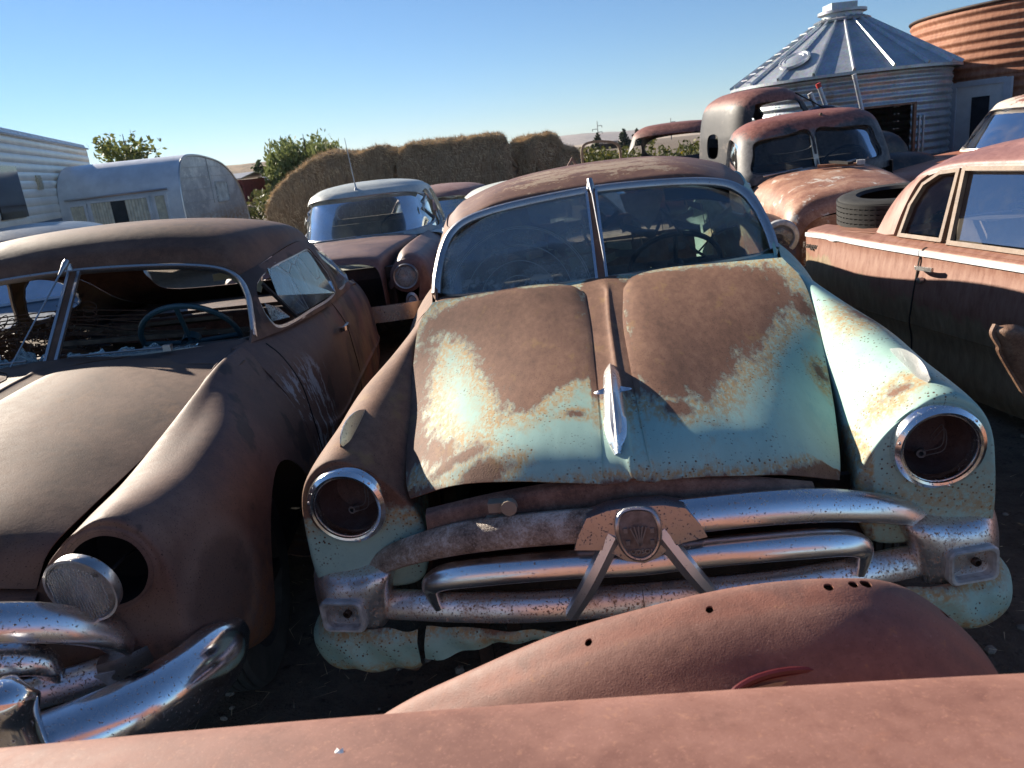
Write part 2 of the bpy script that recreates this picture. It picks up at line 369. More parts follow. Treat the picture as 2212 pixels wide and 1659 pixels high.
# ------------------------------------------------------------------ step-down sedan / coupe body shared by the two nose-on cars
def coons(front, rear, inner, outer, nu, nv):
    """Coons patch; u runs front->rear (nu), v runs inner->outer (nv)"""
    f, r = cr(front, nv), cr(rear, nv); a, b = cr(inner, nu), cr(outer, nu)
    u = np.linspace(0, 1, nu)[:, None, None]; v = np.linspace(0, 1, nv)[None, :, None]
    return (1 - u) * f[None] + u * r[None] + (1 - v) * a[:, None] + v * b[:, None] - ((1 - u) * (1 - v) * f[0] + (1 - u) * v * f[-1] + u * (1 - v) * r[0] + u * v * r[-1])
HOOD1 = dict(
  L=dict(front=[(-.065, -.13, .042), (-.18, -.118, .053), (-.294, -.1, .059), (-.438, -.06, .046), (-.578, 0, -.005)],
         rear=[(-.075, 1.2, .252), (-.13, 1.29, .278), (-.26, 1.285, .3), (-.447, 1.2, .311), (-.669, 1.11, .315)],
         inner=[(-.065, -.13, .042), (-.062, -.07, .093), (-.06, .1, .14), (-.06, .35, .176), (-.063, .75, .218), (-.07, 1.05, .242), (-.075, 1.2, .252)],
         outer=[(-.578, 0, -.005), (-.597, .06, .021), (-.623, .2, .047), (-.656, .42, .086), (-.684, .68, .167), (-.70, .95, .265), (-.669, 1.11, .315)]),
  R=dict(front=[(.055, -.13, .036), (.153, -.115, .029), (.27, -.085, .006), (.381, -.05, -.02), (.518, 0, -.071)],
         rear=[(.08, 1.2, .256), (.13, 1.29, .283), (.26, 1.285, .299), (.5, 1.2, .304), (.668, 1.11, .311)],
         inner=[(.055, -.13, .036), (.05, -.07, .087), (.046, .1, .137), (.046, .35, .176), (.05, .75, .214), (.069, 1.05, .242), (.08, 1.2, .256)],
         outer=[(.518, 0, -.071), (.535, .05, -.045), (.556, .13, -.02), (.612, .37, .04), (.672, .7, .153), (.698, .95, .244), (.668, 1.11, .311)]))
def hood_lobe(d, nu=90, nv=60, bulge=.034, b2=.008):
    G = coons(d['front'], d['rear'], d['inner'], d['outer'], nu, nv)
    u = np.linspace(0, 1, nu)[:, None]; v = np.linspace(0, 1, nv)[None, :]
    G[..., 2] += bulge * np.sin(math.pi * v) ** .8 * np.sin(math.pi * np.clip(u * 1.02, 0, 1)) ** .7 + b2 * np.sin(math.pi * v) * np.exp(-((u - .2) / .15) ** 2)
    return G
def sym_hood(outer, rear_in=1.24):
    d = {k: np.array(v, float) for k, v in HOOD1['L'].items()}
    d['outer'] = np.array(outer, float) * [-1, 1, 1]
    d['rear'] = np.array([(-.075, 1.22, .256), (-.13, 1.30, .264), (-.3, 1.33, .266), (-.55, 1.30, .245), tuple(d['outer'][-1])])
    d['front'] = np.array([(-.065, -.14, .042), (-.2, -.125, .045), (-.32, -.1, .04), (-.45, -.06, .025), tuple(d['outer'][0])])
    d['inner'] = np.array([(-.065, -.14, .042), (-.062, -.07, .093), (-.06, .1, .14), (-.06, .35, .18), (-.063, .75, .225), (-.07, 1.05, .248), (-.075, 1.22, .256)])
    return dict(L=d, R={k: v * [-1, 1, 1] for k, v in d.items()})
FEN = [  # y, T, TO, O, BO, B, BI, I, TI   (x, z) around the lamp
 (0.000, (.75, .128), (.845, .086), (.885, -.03), (.87, -.245), (.74, -.25), (.60, -.235), (.562, -.09), (.625, .04)),
 (0.055, (.752, .138), (.852, .092), (.90, -.03), (.90, -.27), (.75, -.28), (.60, -.25), (.57, -.085), (.628, .045)),
 (0.160, (.755, .143), (.86, .094), (.925, -.04), (.935, -.33), (.75, -.33), (.61, -.27), (.585, -.07), (.63, .055)),
 (0.350, (.758, .155), (.868, .098), (.945, -.06), (.962, -.42), (.75, -.42), (.62, -.3), (.615, -.03), (.645, .075)),
 (0.600, (.752, .182), (.868, .122), (.957, -.07), (.978, -.46), (.76, -.46), (.64, -.3), (.645, .04), (.662, .125)),
 (0.850, (.738, .22), (.845, .135), (.958, -.09), (.984, -.5), (.78, -.5), (.66, -.3), (.675, .12), (.686, .19)),
 (1.100, (.725, .250), (.83, .150), (.958, -.09), (.986, -.52), (.8, -.52), (.68, -.3), (.67, .18), (.69, .238)),
 (1.340, (.72, .262), (.83, .165), (.96, -.09), (.987, -.53), (.8, -.53), (.7, -.3), (.66, .2), (.69, .25))]
def fender_grid(flare=0):
    ang = [90, 45, 0, -45, -90, -135, 180, 135]
    rows = []; lowr = .028 if flare else 0
    for r, y in ((.088, -.004), (.104, -.006), (.112, -.003)):
        rows.append([(.75 + r * math.cos(R(a)), y, r * math.sin(R(a))) for a in ang])
    for row in FEN:
        y = row[0]; k = flare * y
        fd = min(y / .3, 1) * min(max((1.25 - y) / .5, 0), 1)
        rows.append([(p[0] + (k if i in (0, 7, 6) else 0) + (.012 * fd if lowr and i in (1, 2) else 0), y, p[1] - (lowr * fd if i == 0 else 0) + (.012 * fd if lowr and i == 7 else 0)) for i, p in enumerate(row[1:])])
    return grid(rows, 120, 96, closed=True)

def hudson(T, st):
    mb, mf, mr = st['side'], st['fender'], st['roof']
    gx, gz = st.get('gx', 1), st.get('gz', 1)
    g = lambda P: np.asarray(P, float) * [gx, 1, gz]
    # hood: two lobes and the raised spine, one pressed panel
    H = st['hood']; parts = []
    for sd in 'LR': parts.append(shellVF(hood_lobe(H[sd], bulge=st.get('bulge', .034)), .004, flip=(sd == 'L')))
    sp = []
    for (a, b) in zip(np.asarray(H['L']['inner']), np.asarray(H['R']['inner'])):
        m = (a + b) / 2; sp.append([a - [.004, 0, .0035], a * .55 + b * .45 + [0, 0, .002], m + [.012, 0, .011], a * .3 + b * .7 + [0, 0, .004], b + [.004, 0, -.0035]])
    z = sp[-1][2][2]
    sp.append([(-.14, 1.33, z - .004), (-.06, 1.36, z + .006), (0, 1.37, z + .012), (.06, 1.36, z + .008), (.14, 1.33, z - .002)])
    sp.append([(-.3, 1.42, z - .01), (-.1, 1.43, z + .006), (0, 1.43, z + .01), (.1, 1.43, z + .008), (.3, 1.42, z - .008)])
    parts.append(shellVF(grid(sp, 60, 17), .004))
    if 'hood_mesh' in st: parts = st['hood_mesh'](parts)
    mk('hood', parts, st['hoodmat'], T, attr=st.get('hood_attr'), ang=50)
    # fenders
    G = fender_grid(st.get('flare', 0))
    arch = lambda s: latheVF([(.001, -.4), (.385, -.4), (.385, .4), (.001, .4)], 48, frame((s * .98, .78, -.44 + st.get('arch_up', 0)), (1, 0, 0)))
    for s, hole in ((-1, True), (1, True)):
        Gs = G if s > 0 else G * [-1, 1, 1]
        mk('front_fender', shellVF(Gs, .004, flip=(s > 0), closed=True), mf, T, cut=[arch(s)], attr=st.get('fen_attr'))
    # cowl between hood and windscreen
    c = [[(-.73, 1.16, .21), (-.66, 1.2, .24), (-.35, 1.22, .25), (0, 1.23, .25), (.35, 1.22, .25), (.66, 1.2, .24), (.73, 1.16, .21)],
         [(-.74, 1.36, .225), (-.68, 1.38, .257), (-.35, 1.38, .258), (0, 1.38, .258), (.35, 1.38, .258), (.68, 1.38, .257), (.74, 1.36, .225)],
         [(-.745, 1.52, .25), (-.70, 1.5, .27), (-.37, 1.45, .264), (0, 1.435, .266), (.37, 1.45, .264), (.70, 1.5, .27), (.745, 1.52, .25)]]
    mk('cowl', shellVF(grid(c, 14, 40), .003, flip=True), mf if st.get('cowl_f') else mb, T, attr=st.get('fen_attr'))
    # roof
    ro = []
    for y, zc, z1, z2, xe, ye, ze in ((1.785, .622, .613, .568, .65, 1.74, .52), (1.83, .652, .640, .588, .668, 1.78, .535), (2.02, .698, .68, .607, .708, 1.95, .545), (2.45, .722, .70, .632, .76, 2.4, .565), (2.85, .70, .68, .615, .755, 2.85, .555), (3.2, .63, .61, .548, .74, 3.2, .50), (3.5, .515, .497, .448, .72, 3.5, .41), (3.8, .38, .37, .335, .705, 3.8, .305), (4.1, .275, .27, .25, .70, 4.1, .235), (4.55, .205, .20, .185, .69, 4.5, .16), (5.0, .06, .055, .03, .6, 4.97, 0), (5.2, -.15, -.16, -.18, .5, 5.15, -.2)):
        x2 = xe * .87; kc = st.get('crown', 0) * (0 if y < 1.8 else .55 if y < 1.9 else 1 if y < 3.3 else .6 if y < 3.6 else .2); zc += kc; z1 += kc; z2 += kc * 1.05; ze += st.get('gutup', 0) * np.clip((ye - 1.85) / .4, 0, 1) * np.clip((3.95 - ye) / .5, 0, 1); x2 = xe * (.9 if kc else .87)
        ro.append([(-xe, ye, ze), (-x2, (y + ye) / 2, z2), (-.39, y, z1), (0, y, zc), (.39, y, z1), (x2, (y + ye) / 2, z2), (xe, ye, ze)])
    rg = g(grid(ro, 110, 60))
    rear_win = [prismVF(rpoly([(-.40, .30), (-.44, .40), (-.38, .50), (0, .53), (.38, .50), (.44, .40), (.40, .30), (0, .28)]), 'y', 3.25, 4.6)]
    mk('roof', shellVF(rg, .004, flip=True), mr, T, cut=rear_win, attr=st.get('roof_attr'))
    # sides: greenhouse with window openings, and body below the belt
    gut = np.array([(.652, 1.735, .515), (.668, 1.8, .53), (.705, 1.95, .54), (.762, 2.4, .56), (.757, 2.85, .55), (.742, 3.2, .495), (.722, 3.5, .405), (.707, 3.8, .30), (.702, 4.1, .23), (.69, 4.5, .155)])
    bel = np.array([(.722, 1.47, .262), (.757, 1.6, .262), (.81, 1.85, .26), (.865, 2.4, .252), (.872, 2.85, .244), (.868, 3.2, .234), (.86, 3.5, .225), (.845, 3.8, .212), (.835, 4.1, .19), (.80, 4.5, .13)])
    gut[:, 2] += st.get('gutup', 0) * np.clip((gut[:, 1] - 1.85) / .4, 0, 1) * np.clip((3.95 - gut[:, 1]) / .5, 0, 1)
    side = np.stack([gut, gut * .6 + bel * .4 + [.022, 0, .004], gut * .25 + bel * .75 + [.018, 0, 0], bel], 1)
    wins = st['windows']
    for s in (-1, 1):
        sg = g(grid(side, 110, 24)) * [s, 1, 1]
        cuts = [prismVF([(y, z * gz) for y, z in rpoly(w)], 'x', min(s * .5, s * 1.2), max(s * .5, s * 1.2)) for w in wins]
        mk('door_frame', shellVF(sg, .012, flip=(s < 0)), mb, T, cut=cuts, attr=st.get('fen_attr'))
        for w in wins:
            pl = np.array(rpoly(w, 40)); yy = pl[:, 0]; zz = pl[:, 1] * gz
            # place the trim on the side surface
            flat = sg.reshape(-1, 3); xs = np.array([flat[np.argmin((flat[:, 1] - a) ** 2 + (flat[:, 2] - b) ** 2), 0] for a, b in zip(yy, zz)])
            path = np.stack([xs + s * .004, yy, zz], 1)
            cen = path.mean(0); tr = cen + (path - cen) * .985
            mk('window_trim', sweepVF(tr, [(-.009, -.006), (.009, -.006), (.009, .006), (-.009, .006)], len(tr), up=(s, 0, .3), closed=True, raw=True), st['trim'], T)
            if st.get('side_glass'):
                gp = cen + (path - cen) * .98 - [s * .012, 0, 0]; nn = len(gp)
                mk('side_glass', (np.vstack([gp, [cen - [s * .006, 0, 0]]]), [(i, (i + 1) % nn, nn) for i in range(nn)]), st['side_glass'], T, fix=False)
        low = []
        for y, k, dz, bx, sx in ((1.33, .995, 0, .72, .83), (1.9, 1, 0, .815, .885), (2.7, 1, -.01, .868, .91), (3.5, 1, -.02, .86, .91), (4.1, .985, -.05, .845, .9), (4.6, .94, -.09, .845, .9), (4.95, .85, -.16, .845, .9), (5.2, .66, -.22, .845, .9)):
            low.append([(bx * k, y, .262 + dz), (sx * k, y, .195 + dz), (.948 * k, y, .09 + dz), (.975 * k, y, -.06 + dz), (.99 * k, y, -.19 + dz), (1.0 * k, y, -.22 + dz), (.985 * k, y, -.26 + dz), (.98 * k, y, -.42), (.94 * k, y, -.56)])
        low[0] = [(.72, 1.33, .262), (.775, 1.33, .222), (.84, 1.33, .15), (.895, 1.33, .06), (.94, 1.33, -.035), (.962, 1.33, -.11), (.972, 1.33, -.2), (.982, 1.33, -.36), (.985, 1.33, -.53)]
        mk('side_panel', shellVF(grid(low, 90, 60) * [s, 1, 1], .004, flip=(s < 0)), mb, T, attr=st.get('fen_attr'))
    # cabin
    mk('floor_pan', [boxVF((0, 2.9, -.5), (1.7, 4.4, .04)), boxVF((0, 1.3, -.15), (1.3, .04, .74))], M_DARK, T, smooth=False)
    dash = [[(-.72, 1.5, .262), (0, 1.45, .262), (.72, 1.5, .262)], [(-.72, 1.66, .25), (0, 1.62, .25), (.72, 1.66, .25)], [(-.7, 1.75, .17), (0, 1.72, .17), (.7, 1.75, .17)], [(-.7, 1.74, -.1), (0, 1.7, -.1), (.7, 1.74, -.1)]]
    mk('dashboard', shellVF(grid(dash, 20, 12), .01, flip=True), st['dash'], T)
    for y0, zt in ((2.35, .14), (3.35, .16)):
        bk = [[(x, y0 + .12 + dy, zt + dz - .02 * abs(x)) for x in (-.66, -.3, 0, .3, .66)] for dy, dz in ((-.09, -.55), (-.06, -.2), (0, -.02), (.06, .0), (.12, -.06), (.16, -.5))]
        mk('seat_back', shellVF(grid(bk, 24, 16), .02, flip=True), st['seat'], T)
        mk('seat_cushion', shellVF(grid([[(x, y0 + dy, -.3 + dz) for x in (-.66, 0, .66)] for dy, dz in ((-.45, -.12), (-.43, .0), (-.2, .03), (.1, .0))], 16, 10), .02, flip=True), st['seat'], T)
    mk('parcel_shelf', boxVF((0, 3.85, .17), (1.35, .6, .02)), st['seat'], T, smooth=False)
    # steering wheel (car's left = picture right)
    sw = frame(st.get('swheel', (.36, 1.93, .2)), (0, .78, .62)); rs = .215
    ring = [(rs * math.cos(a), rs * math.sin(a), 0) for a in np.linspace(0, 2 * math.pi, 49)[:-1]]
    w = mk('steering_wheel', tubeVF(xf(sw, ring), .0125, 8, 48, closed=True, raw=True), st['wheelmat'], T)
    mk('spokes', [rodVF(*xf(sw, [(0, 0, -.02), (rs * math.cos(R(a)), rs * math.sin(R(a)), 0)]), .011) for a in (0, 180, 90)] + [latheVF([(.001, .02), (.04, .012), (.045, -.03)], 20, sw), rodVF(*xf(sw, [(0, 0, 0), (0, 0, -.5)]), .02)], st['wheelmat'], w)
    hr = [(rs * .55 * math.cos(a), rs * .55 * math.sin(a), .012) for a in np.linspace(R(180), R(360), 20)]
    mk('horn_ring', tubeVF(xf(sw, hr), .006, 6, 20, raw=True), M_CHROME, w)

WS = dict(bot=[(-.725, 1.555, .275), (-.62, 1.475, .268), (-.3, 1.43, .27), (0, 1.415, .272), (.3, 1.43, .27), (.62, 1.475, .268), (.725, 1.555, .275)],
          top=[(-.64, 1.735, .50), (-.5, 1.76, .56), (-.3, 1.775, .59), (0, 1.78, .608), (.3, 1.775, .59), (.5, 1.76, .56), (.64, 1.735, .50)])
def ws_frame(gx, gz, k=0.):
    """closed loop round the whole windscreen"""
    P = [(-.735, 1.515, .285), (-.725, 1.57, .36), (-.70, 1.665, .455), (-.655, 1.73, .525), (-.56, 1.762, .572), (-.35, 1.782, .602), (0, 1.79, .618), (.35, 1.782, .602), (.56, 1.762, .572), (.655, 1.73, .525), (.70, 1.665, .455), (.725, 1.57, .36), (.735, 1.515, .285)]
    return np.array(P) * [gx, 1, gz]
def ws_pane(s, gx, gz, inset=.012):
    b, t = np.array([p for p in WS['bot'] if p[0] * s >= 0]), np.array([p for p in WS['top'] if p[0] * s >= 0])
    if s < 0: b, t = b[::-1], t[::-1]
    m = (b + t) / 2 + [0, -.012, .006]; m[-1] += [s * .012, 0, .03]
    G = np.stack([b, m, t]) * [gx, 1, gz]
    G[:, 0, 0] = s * .02
    return grid(G, 20, 24)

# ------------------------------------------------------------------ ground
def ground():
    t = NT('dirt'); n1 = t.noise(.6, 8, .65); n2 = t.noise(9, 8, .7); n3 = t.noise(70, 5, .7)
    c = t.ramp(t.math('ADD', t.math('MULTIPLY', n1, .5), t.math('MULTIPLY', n2, .5)), [(.35, (.11, .085, .064)), (.5, (.19, .15, .115)), (.68, (.29, .235, .18))])
    c = t.mix(t.sm(n3, .62, .72), c, (.26, .21, .15)); c = t.mix(t.math('MULTIPLY', t.sm(t.noise(25, 4), .6, .7), .6), c, (.035, .028, .022))
    t.bump(t.math('ADD', t.math('MULTIPLY', n2, 2.5), n3), .03)
    m = t.fin(c, .95, 0, .2)
    q = np.concatenate([-np.geomspace(4000, 4, 24), np.linspace(-3.4, 3.4, 35), np.geomspace(4, 4000, 24)])
    X, Y = np.meshgrid(q, q + 4, indexing='ij')
    r = np.hypot(X, Y - 4); Z = np.where(r < 8, .014 * np.sin(X * 3.1 + Y * 1.3) + .012 * np.sin(Y * 4.7 - X * 2), 0) - .012
    o = mk('ground', surfVF(np.stack([X, Y, Z], -1)), m, fix=False); struct(o)
ground()

# ------------------------------------------------------------------ teal and rust sedan in the middle
PL = [(-.67, .99), (-.55, 1.12), (-.37, 1.25), (-.06, 1.3), (-.05, .81), (-.05, .41), (-.05, .31), (-.15, .24), (-.19, .19), (-.24, .11), (-.3, .12), (-.35, .27), (-.39, .46), (-.43, .58), (-.5, .72), (-.58, .84), (-.6, .81), (-.615, .63), (-.585, .35), (-.5, .13), (-.42, .03), (-.45, .0), (-.7, .15), (-.75, .6)]
PR = [(.02, 1.2), (.02, 1.35), (.35, 1.22), (.6, 1.1), (.66, .97), (.62, .8), (.54, .65), (.44, .5), (.35, .35), (.25, .21), (.16, .13), (.10, .12), (.05, .27), (.03, .37), (.055, .63), (.03, .9), (.03, 1.1)]
def blob(P, x, y, rx, ry): return np.clip(1.0 - np.hypot((P[:, 0] - x) / rx, (P[:, 1] - y) / ry) * .55, 0, 1)
def hood_rust(P):
    a = np.maximum(inpoly(P, PL, .13), inpoly(P, PR, .14))
    for b in ((-.36, -.07, .10, .035), (.14, .1, .06, .06), (.655, .8, .05, .16), (.60, .42, .035, .1), (.0, -.1, .04, .04), (-.12, .09, .05, .03), (.0, -.12, .05, .03), (-.44, .0, .1, .03)): a = np.maximum(a, blob(P, *b) * .78)
    spine = (np.abs(P[:, 0] + .008) < .066) & (P[:, 1] > -.2)
    a = np.where(spine, np.clip(.5 + (P[:, 1] - .16) * 2.2, 0.1, .95), a)
    low = np.clip((.07 - P[:, 2] - .12 * P[:, 0] * 0) * 0, 0, 1)
    a = np.maximum(a, np.where(P[:, 1] < .02, np.clip(.52 - (P[:, 2] - (.05 - .16 * np.clip(P[:, 0], 0, 1) - .1 * np.clip(-P[:, 0] - .35, 0, 1))) * 14, 0, .62), 0))
    return a
def fen_rust(P):
    L = P[:, 0] < 0
    a = np.zeros(len(P))
    # left fender: top all rust, teal only on the face under the lamp
    aL = np.clip(.5 + (P[:, 2] + .03 + .25 * np.clip(P[:, 1], 0, .3)) * 6, 0, 1); aL = np.maximum(aL, np.clip((P[:, 1] - .12) * 6, 0, 1))
    aR = np.maximum.reduce([blob(P, .80, .62, .09, .13) * .62, blob(P, .70, .1, .09, .06) * .6, np.clip(.5 + (np.abs(P[:, 0]) - .93) * 9, 0, .62) * (P[:, 2] > -.2), np.where(P[:, 0] < .6, .45, 0), blob(P, .77, .03, .05, .05) * .0])
    und = np.clip(.34 - np.abs(P[:, 2] + .15) * 2.5, 0, .4) * (P[:, 1] < .06)
    return np.where(L, aL, np.maximum(aR, und))
T1 = thing('vintage_sedan', 'teal and rust-brown vintage sedan facing the camera with empty headlight sockets', 'car', pose(-6.6, -2.66, (.274, 1.81, .80), .19))
hudson(T1, dict(hood=HOOD1, hoodmat=M_TEAL, hood_attr=hood_rust, fender=M_TEALF, fen_attr=fen_rust, side=M_TEALF, roof=M_RUSTROOF, cowl_f=True,
    windows=[[(1.66, .30), (1.86, .485), (2.1, .515), (2.62, .515), (2.66, .3), (2.2, .285)], [(2.76, .3), (2.76, .49), (2.98, .485), (3.22, .42), (3.38, .33), (3.3, .28)]],
    trim=M_STEEL, side_glass=M_GLASS, dash=m_plain('dash_grey', (.10, .11, .10), .7), seat=M_CLOTH, wheelmat=m_plain('wheel_rim_dark', (.03, .03, .03), .5)))
def windscreen(T, gx=1, gz=1, chrome=None, glassL=None, glassR=None, w=.019, div=None):
    fr = ws_frame(gx, gz)
    up = (0, -.75, .66)
    mk('windscreen_surround', sweepVF(fr, [(-w * 1.2, -.012), (-w, .006), (-w * .3, .014), (w * .5, .012), (w, .004), (w * 1.1, -.012)], 90, up=up), chrome, T)
    mk('windscreen_sill', sweepVF(np.array(WS['bot']) * [gx, 1, gz], [(-.008, -.008), (.008, -.008), (.008, .008), (-.008, .008)], 50), chrome, T)
    for s, gl in ((-1, glassL), (1, glassR)):
        if gl: mk('windscreen_glass', shellVF(ws_pane(s, gx, gz), .004, flip=(s < 0)), gl, T)
    a, b = np.array((0, 1.395, .272 * gz)), np.array((0, 1.765, .615 * gz)); d = div or M_CHROME
    bar = mk('windscreen_divider', sweepVF([a, b], [(-.022, -.008), (.022, -.008), (.022, .006), (-.022, .006)], 2, up=(0, -.7, .7), raw=True), M_RUSTROOF if div is None else div, T)
    for x in (-.021, .021): mk('divider_trim', sweepVF([a + [x, -.004, 0], b + [x, -.004, 0]], [(-.006, -.006), (.006, -.006), (.006, .008), (-.006, .008)], 2, up=(0, -.7, .7), raw=True), d if div is None else M_STEEL, T)
def arcs(t):
    s = t.sep(); k = None
    for cx, cz, rr in ((-.36, .235, (.10, .165, .235, .31, .318)),):
        r = t.math('SQRT', t.math('ADD', t.math('POWER', t.math('SUBTRACT', s[0], cx), 2.0), t.math('POWER', t.math('MULTIPLY', t.math('SUBTRACT', s[2], cz), 1.15), 2.0)))
        for q in rr:
            l = t.sm(t.math('ABSOLUTE', t.math('SUBTRACT', r, q)), .0028, .0012); k = l if k is None else t.math('MAXIMUM', k, l)
    dirt = t.math('MULTIPLY', t.sm(s[2], .40, .27), t.sm(t.noise(14, 7, .7), .42, .62))
    return t.math('MAXIMUM', t.math('MULTIPLY', k, .55), t.math('MULTIPLY', dirt, .75))
M_WSL = m_glass('scratched_windscreen', (.86, .9, .9), .5, (.55, .6, .6), .08, 8, .2, .85, arcs, fk=.6)
windscreen(T1, 1, 1, M_STEEL, M_WSL, M_GLASS1)
def aerial(T, tip, end, gz=1):
    d = (np.array(end) - tip); d /= np.linalg.norm(d)
    mk('aerial', [rodVF(tip, end, .0045, 8, .0025), latheVF([(.001, -.025), (.012, -.02), (.014, 0), (.009, .03), (.006, .06)], 16, frame(tip, d)), latheVF([(.02, -.02), (.016, .004), (.001, .01)], 16, frame(np.array(tip) + [0, .02, -.005], (0, 0, 1)))], M_STEEL, T)
aerial(T1, np.array((.0, 1.74, .652)), np.array((.022, 1.375, .285)))
for s in (-1, 1):
    headlamp(T1, (s * .75, -.006, 0), (0, -1, -.03), lens=False)
    M = frame((s * .75, -.006, 0), (0, -1, 0))
    for a in (40, 165, 280): mk('rim_screw', latheVF([(.004, .0), (.004, .027), (.001, .028)], 8, M @ Matrix.Translation((.1 * math.cos(R(a)), .1 * math.sin(R(a)), -.002))), M_CHROMER, T1)
    wp = [(s * .75 + .02, .08, -.01), (s * .75 + .035, .05, .03), (s * .75 + .03, .04, -.02), (s * .75 - .015, .045, -.035)]
    mk('lamp_wire', [tubeVF(wp, .0013, 5, 20), tubeVF(np.array(wp) * [1, 1, 1] + [.006, 0, -.012], .0013, 5, 20), latheVF([(.006, .012), (.011, .012), (.012, -.01), (.001, -.012)], 12, frame((s * .75 - .012, .06, -.045), (-.3, -1, .2)))], m_plain('wire_grey_%d' % (s + 1), (.12, .11, .10), .6), T1)
    # fender spear
    P = [(s * .765, .345, .146), (s * .763, .25, .158), (s * .762, .16, .16), (s * .761, .1, .152), (s * .76, .065, .138)]
    mk('fender_spear', sweepVF(P, [(-1, -.9), (-.75, .1), (-.12, 1), (.12, 1), (.75, .1), (1, -.9)], 24, sc=[(.003, .005), (.008, .02), (.012, .026), (.013, .024), (.006, .014)]), m_chrome('spear_metal_%d' % (s + 1), .04, .32, .6, base=(.55, .56, .57), rcol=(.12, .12, .11)), T1)
# bonnet ornament: long teardrop with two stub wings
P = [(-.012, .385, .188), (-.013, .28, .198), (-.015, .18, .19), (-.017, .08, .165), (-.019, -.01, .13), (-.021, -.075, .09)]
orn = mk('hood_ornament', sweepVF(P, [(-1, -1), (-.9, .0), (-.45, .55), (-.1, .8), (0, 1.0), (.1, .8), (.45, .55), (.9, .0), (1, -1)], 40, sc=[(.006, .006), (.022, .024), (.027, .03), (.03, .03), (.03, .026), (.012, .012)]), M_CHROMEP, T1)
for s in (-1, 1):
    mk('ornament_wing', sweepVF([(-.015 + s * .015, .165, .185), (-.015 + s * .035, .15, .186), (-.015 + s * .05, .155, .183)], [(-.02, -.006), (0, .006), (.02, -.004)], 8, up=(0, 0, 1), sc=[1, .7, .15]), M_CHROMEP, orn)
mk('ornament_panel', sweepVF([(-.018, .1, .196), (-.02, .0, .157), (-.021, -.055, .118)], [(-.018, -.003), (-.011, .003), (.011, .003), (.018, -.003)], 16, sc=[.5, 1, .4], up=(0, 0, 1)), m_plain('worn_white', (.62, .62, .62), .5), orn).scale = (1, 1, 1)
# grille
bar = [(-1, -.9), (-1, .55), (-.7, .9), (-.25, 1), (.25, .82), (.65, .45), (.92, -.1), (1.02, -.5), (.98, -.72), (.8, -.86), (.3, -.95)]
UB = np.array([(0, -.17, -.042), (.14, -.163, -.044), (.29, -.143, -.053), (.44, -.108, -.077), (.55, -.078, -.108), (.64, -.035, -.15), (.715, .01, -.195)])
IB = np.array([(0, -.165, -.150), (.16, -.158, -.148), (.3, -.145, -.155), (.42, -.125, -.168), (.50, -.105, -.185), (.545, -.09, -.215), (.545, -.09, -.25), (.535, -.095, -.287)])
LB = np.array([(0, -.125, -.283), (.28, -.115, -.286), (.45, -.085, -.292), (.59, -.05, -.298), (.70, -.012, -.308)])
for s, m in ((-1, M_PITRUST), (1, M_CHROMEP)):
    mk('upper_grille_bar', sweepVF(UB * [s, 1, 1], [(a * .034 * s, b * .038) for a, b in bar], 40, sc=[1, 1, 1, 1, .95, .9, .85]), m, T1)
    mk('centre_grille_bar', sweepVF(IB * [s, 1, 1], [(a * .026 * s, b * .03) for a, b in bar], 50, up=(0, -1, 0) if 0 else (0, 0, 1), sc=[1, 1, 1, 1, .95, .8, .7, .4]), m_chrome('bar_chrome_%d' % (s + 1), .04, .14, .56), T1) if 0 else None
    mk('lower_grille_bar', sweepVF(LB * [s, 1, 1], [(a * .032 * s, b * .038) for a, b in bar], 30), M_CHROMER, T1)
full = np.concatenate([(IB * [-1, 1, 1])[::-1], IB[1:]])
nr = np.array([(0, 0, 1.)] * 5 + [(.6, 0, .8), (1, 0, .1), (1, 0, 0)])
upv = cr(np.concatenate([(nr * [-1, 1, 1])[::-1], nr[1:]]), 90); upv /= np.linalg.norm(upv, axis=1, keepdims=True)
sc = [.35, .6, .8, .95, 1, 1, 1, 1, 1, 1, 1, .95, .8, .6, .35]
mk('centre_grille_bar', sweepVF(full, [(a * .03, b * .033) for a, b in bar], 90, up=upv, sc=sc), m_chrome('bar_chrome', .0, .2, .64), T1)
for s in (-1, 1):
    mk('grille_leg', sweepVF([(s * .05, -.196, -.06), (s * .12, -.2, -.18), (s * .182, -.17, -.288)], [(-.022, -.012), (.022, -.012), (.018, .008), (0, .016), (-.018, .008)], 12, up=(0, -1, 0), sc=[1, 1, .8]), m_chrome('leg_chrome_%d' % (s + 1), .0, .4, .66, base=(.88, .88, .88)), T1)
wing = [(-.15, -.088), (-.136, -.05), (-.112, -.01), (-.06, .004), (0, .008), (.07, .004), (.118, -.008), (.148, -.05), (.162, -.085), (.105, -.09), (.07, -.1), (.045, -.12), (.01, -.132), (-.03, -.122), (-.06, -.1), (-.085, -.09)]
wv, wf = prismVF(wing, 'y', -.212, -.16)
wv[:, 1] += (np.abs(wv[:, 0]) / .14) ** 2 * .010 + np.clip(wv[:, 2] + .03, 0, 1) * .45
emb = mk('grille_badge', (wv, wf), m_chrome('badge_metal', .06, .3, .6, base=(.5, .5, .52), rcol=(.05, .05, .05)), T1, ang=25)
sh = [(-.042, -.02), (-.028, .0), (0, .006), (.034, .0), (.05, -.02), (.053, -.055), (.046, -.085), (.03, -.108), (.006, -.118), (-.02, -.108), (-.036, -.085), (-.043, -.055)]
loop = [(x, -.216 + np.clip(z + .03, 0, 1) * .45, z) for x, z in rpoly(sh, 48)]
mk('badge_rim', sweepVF(loop, circ(.0055, 8), 48, up=(0, -1, 0), closed=True, raw=True), M_STEEL, emb)
cen = np.mean(loop, 0) + [0, .003, 0]
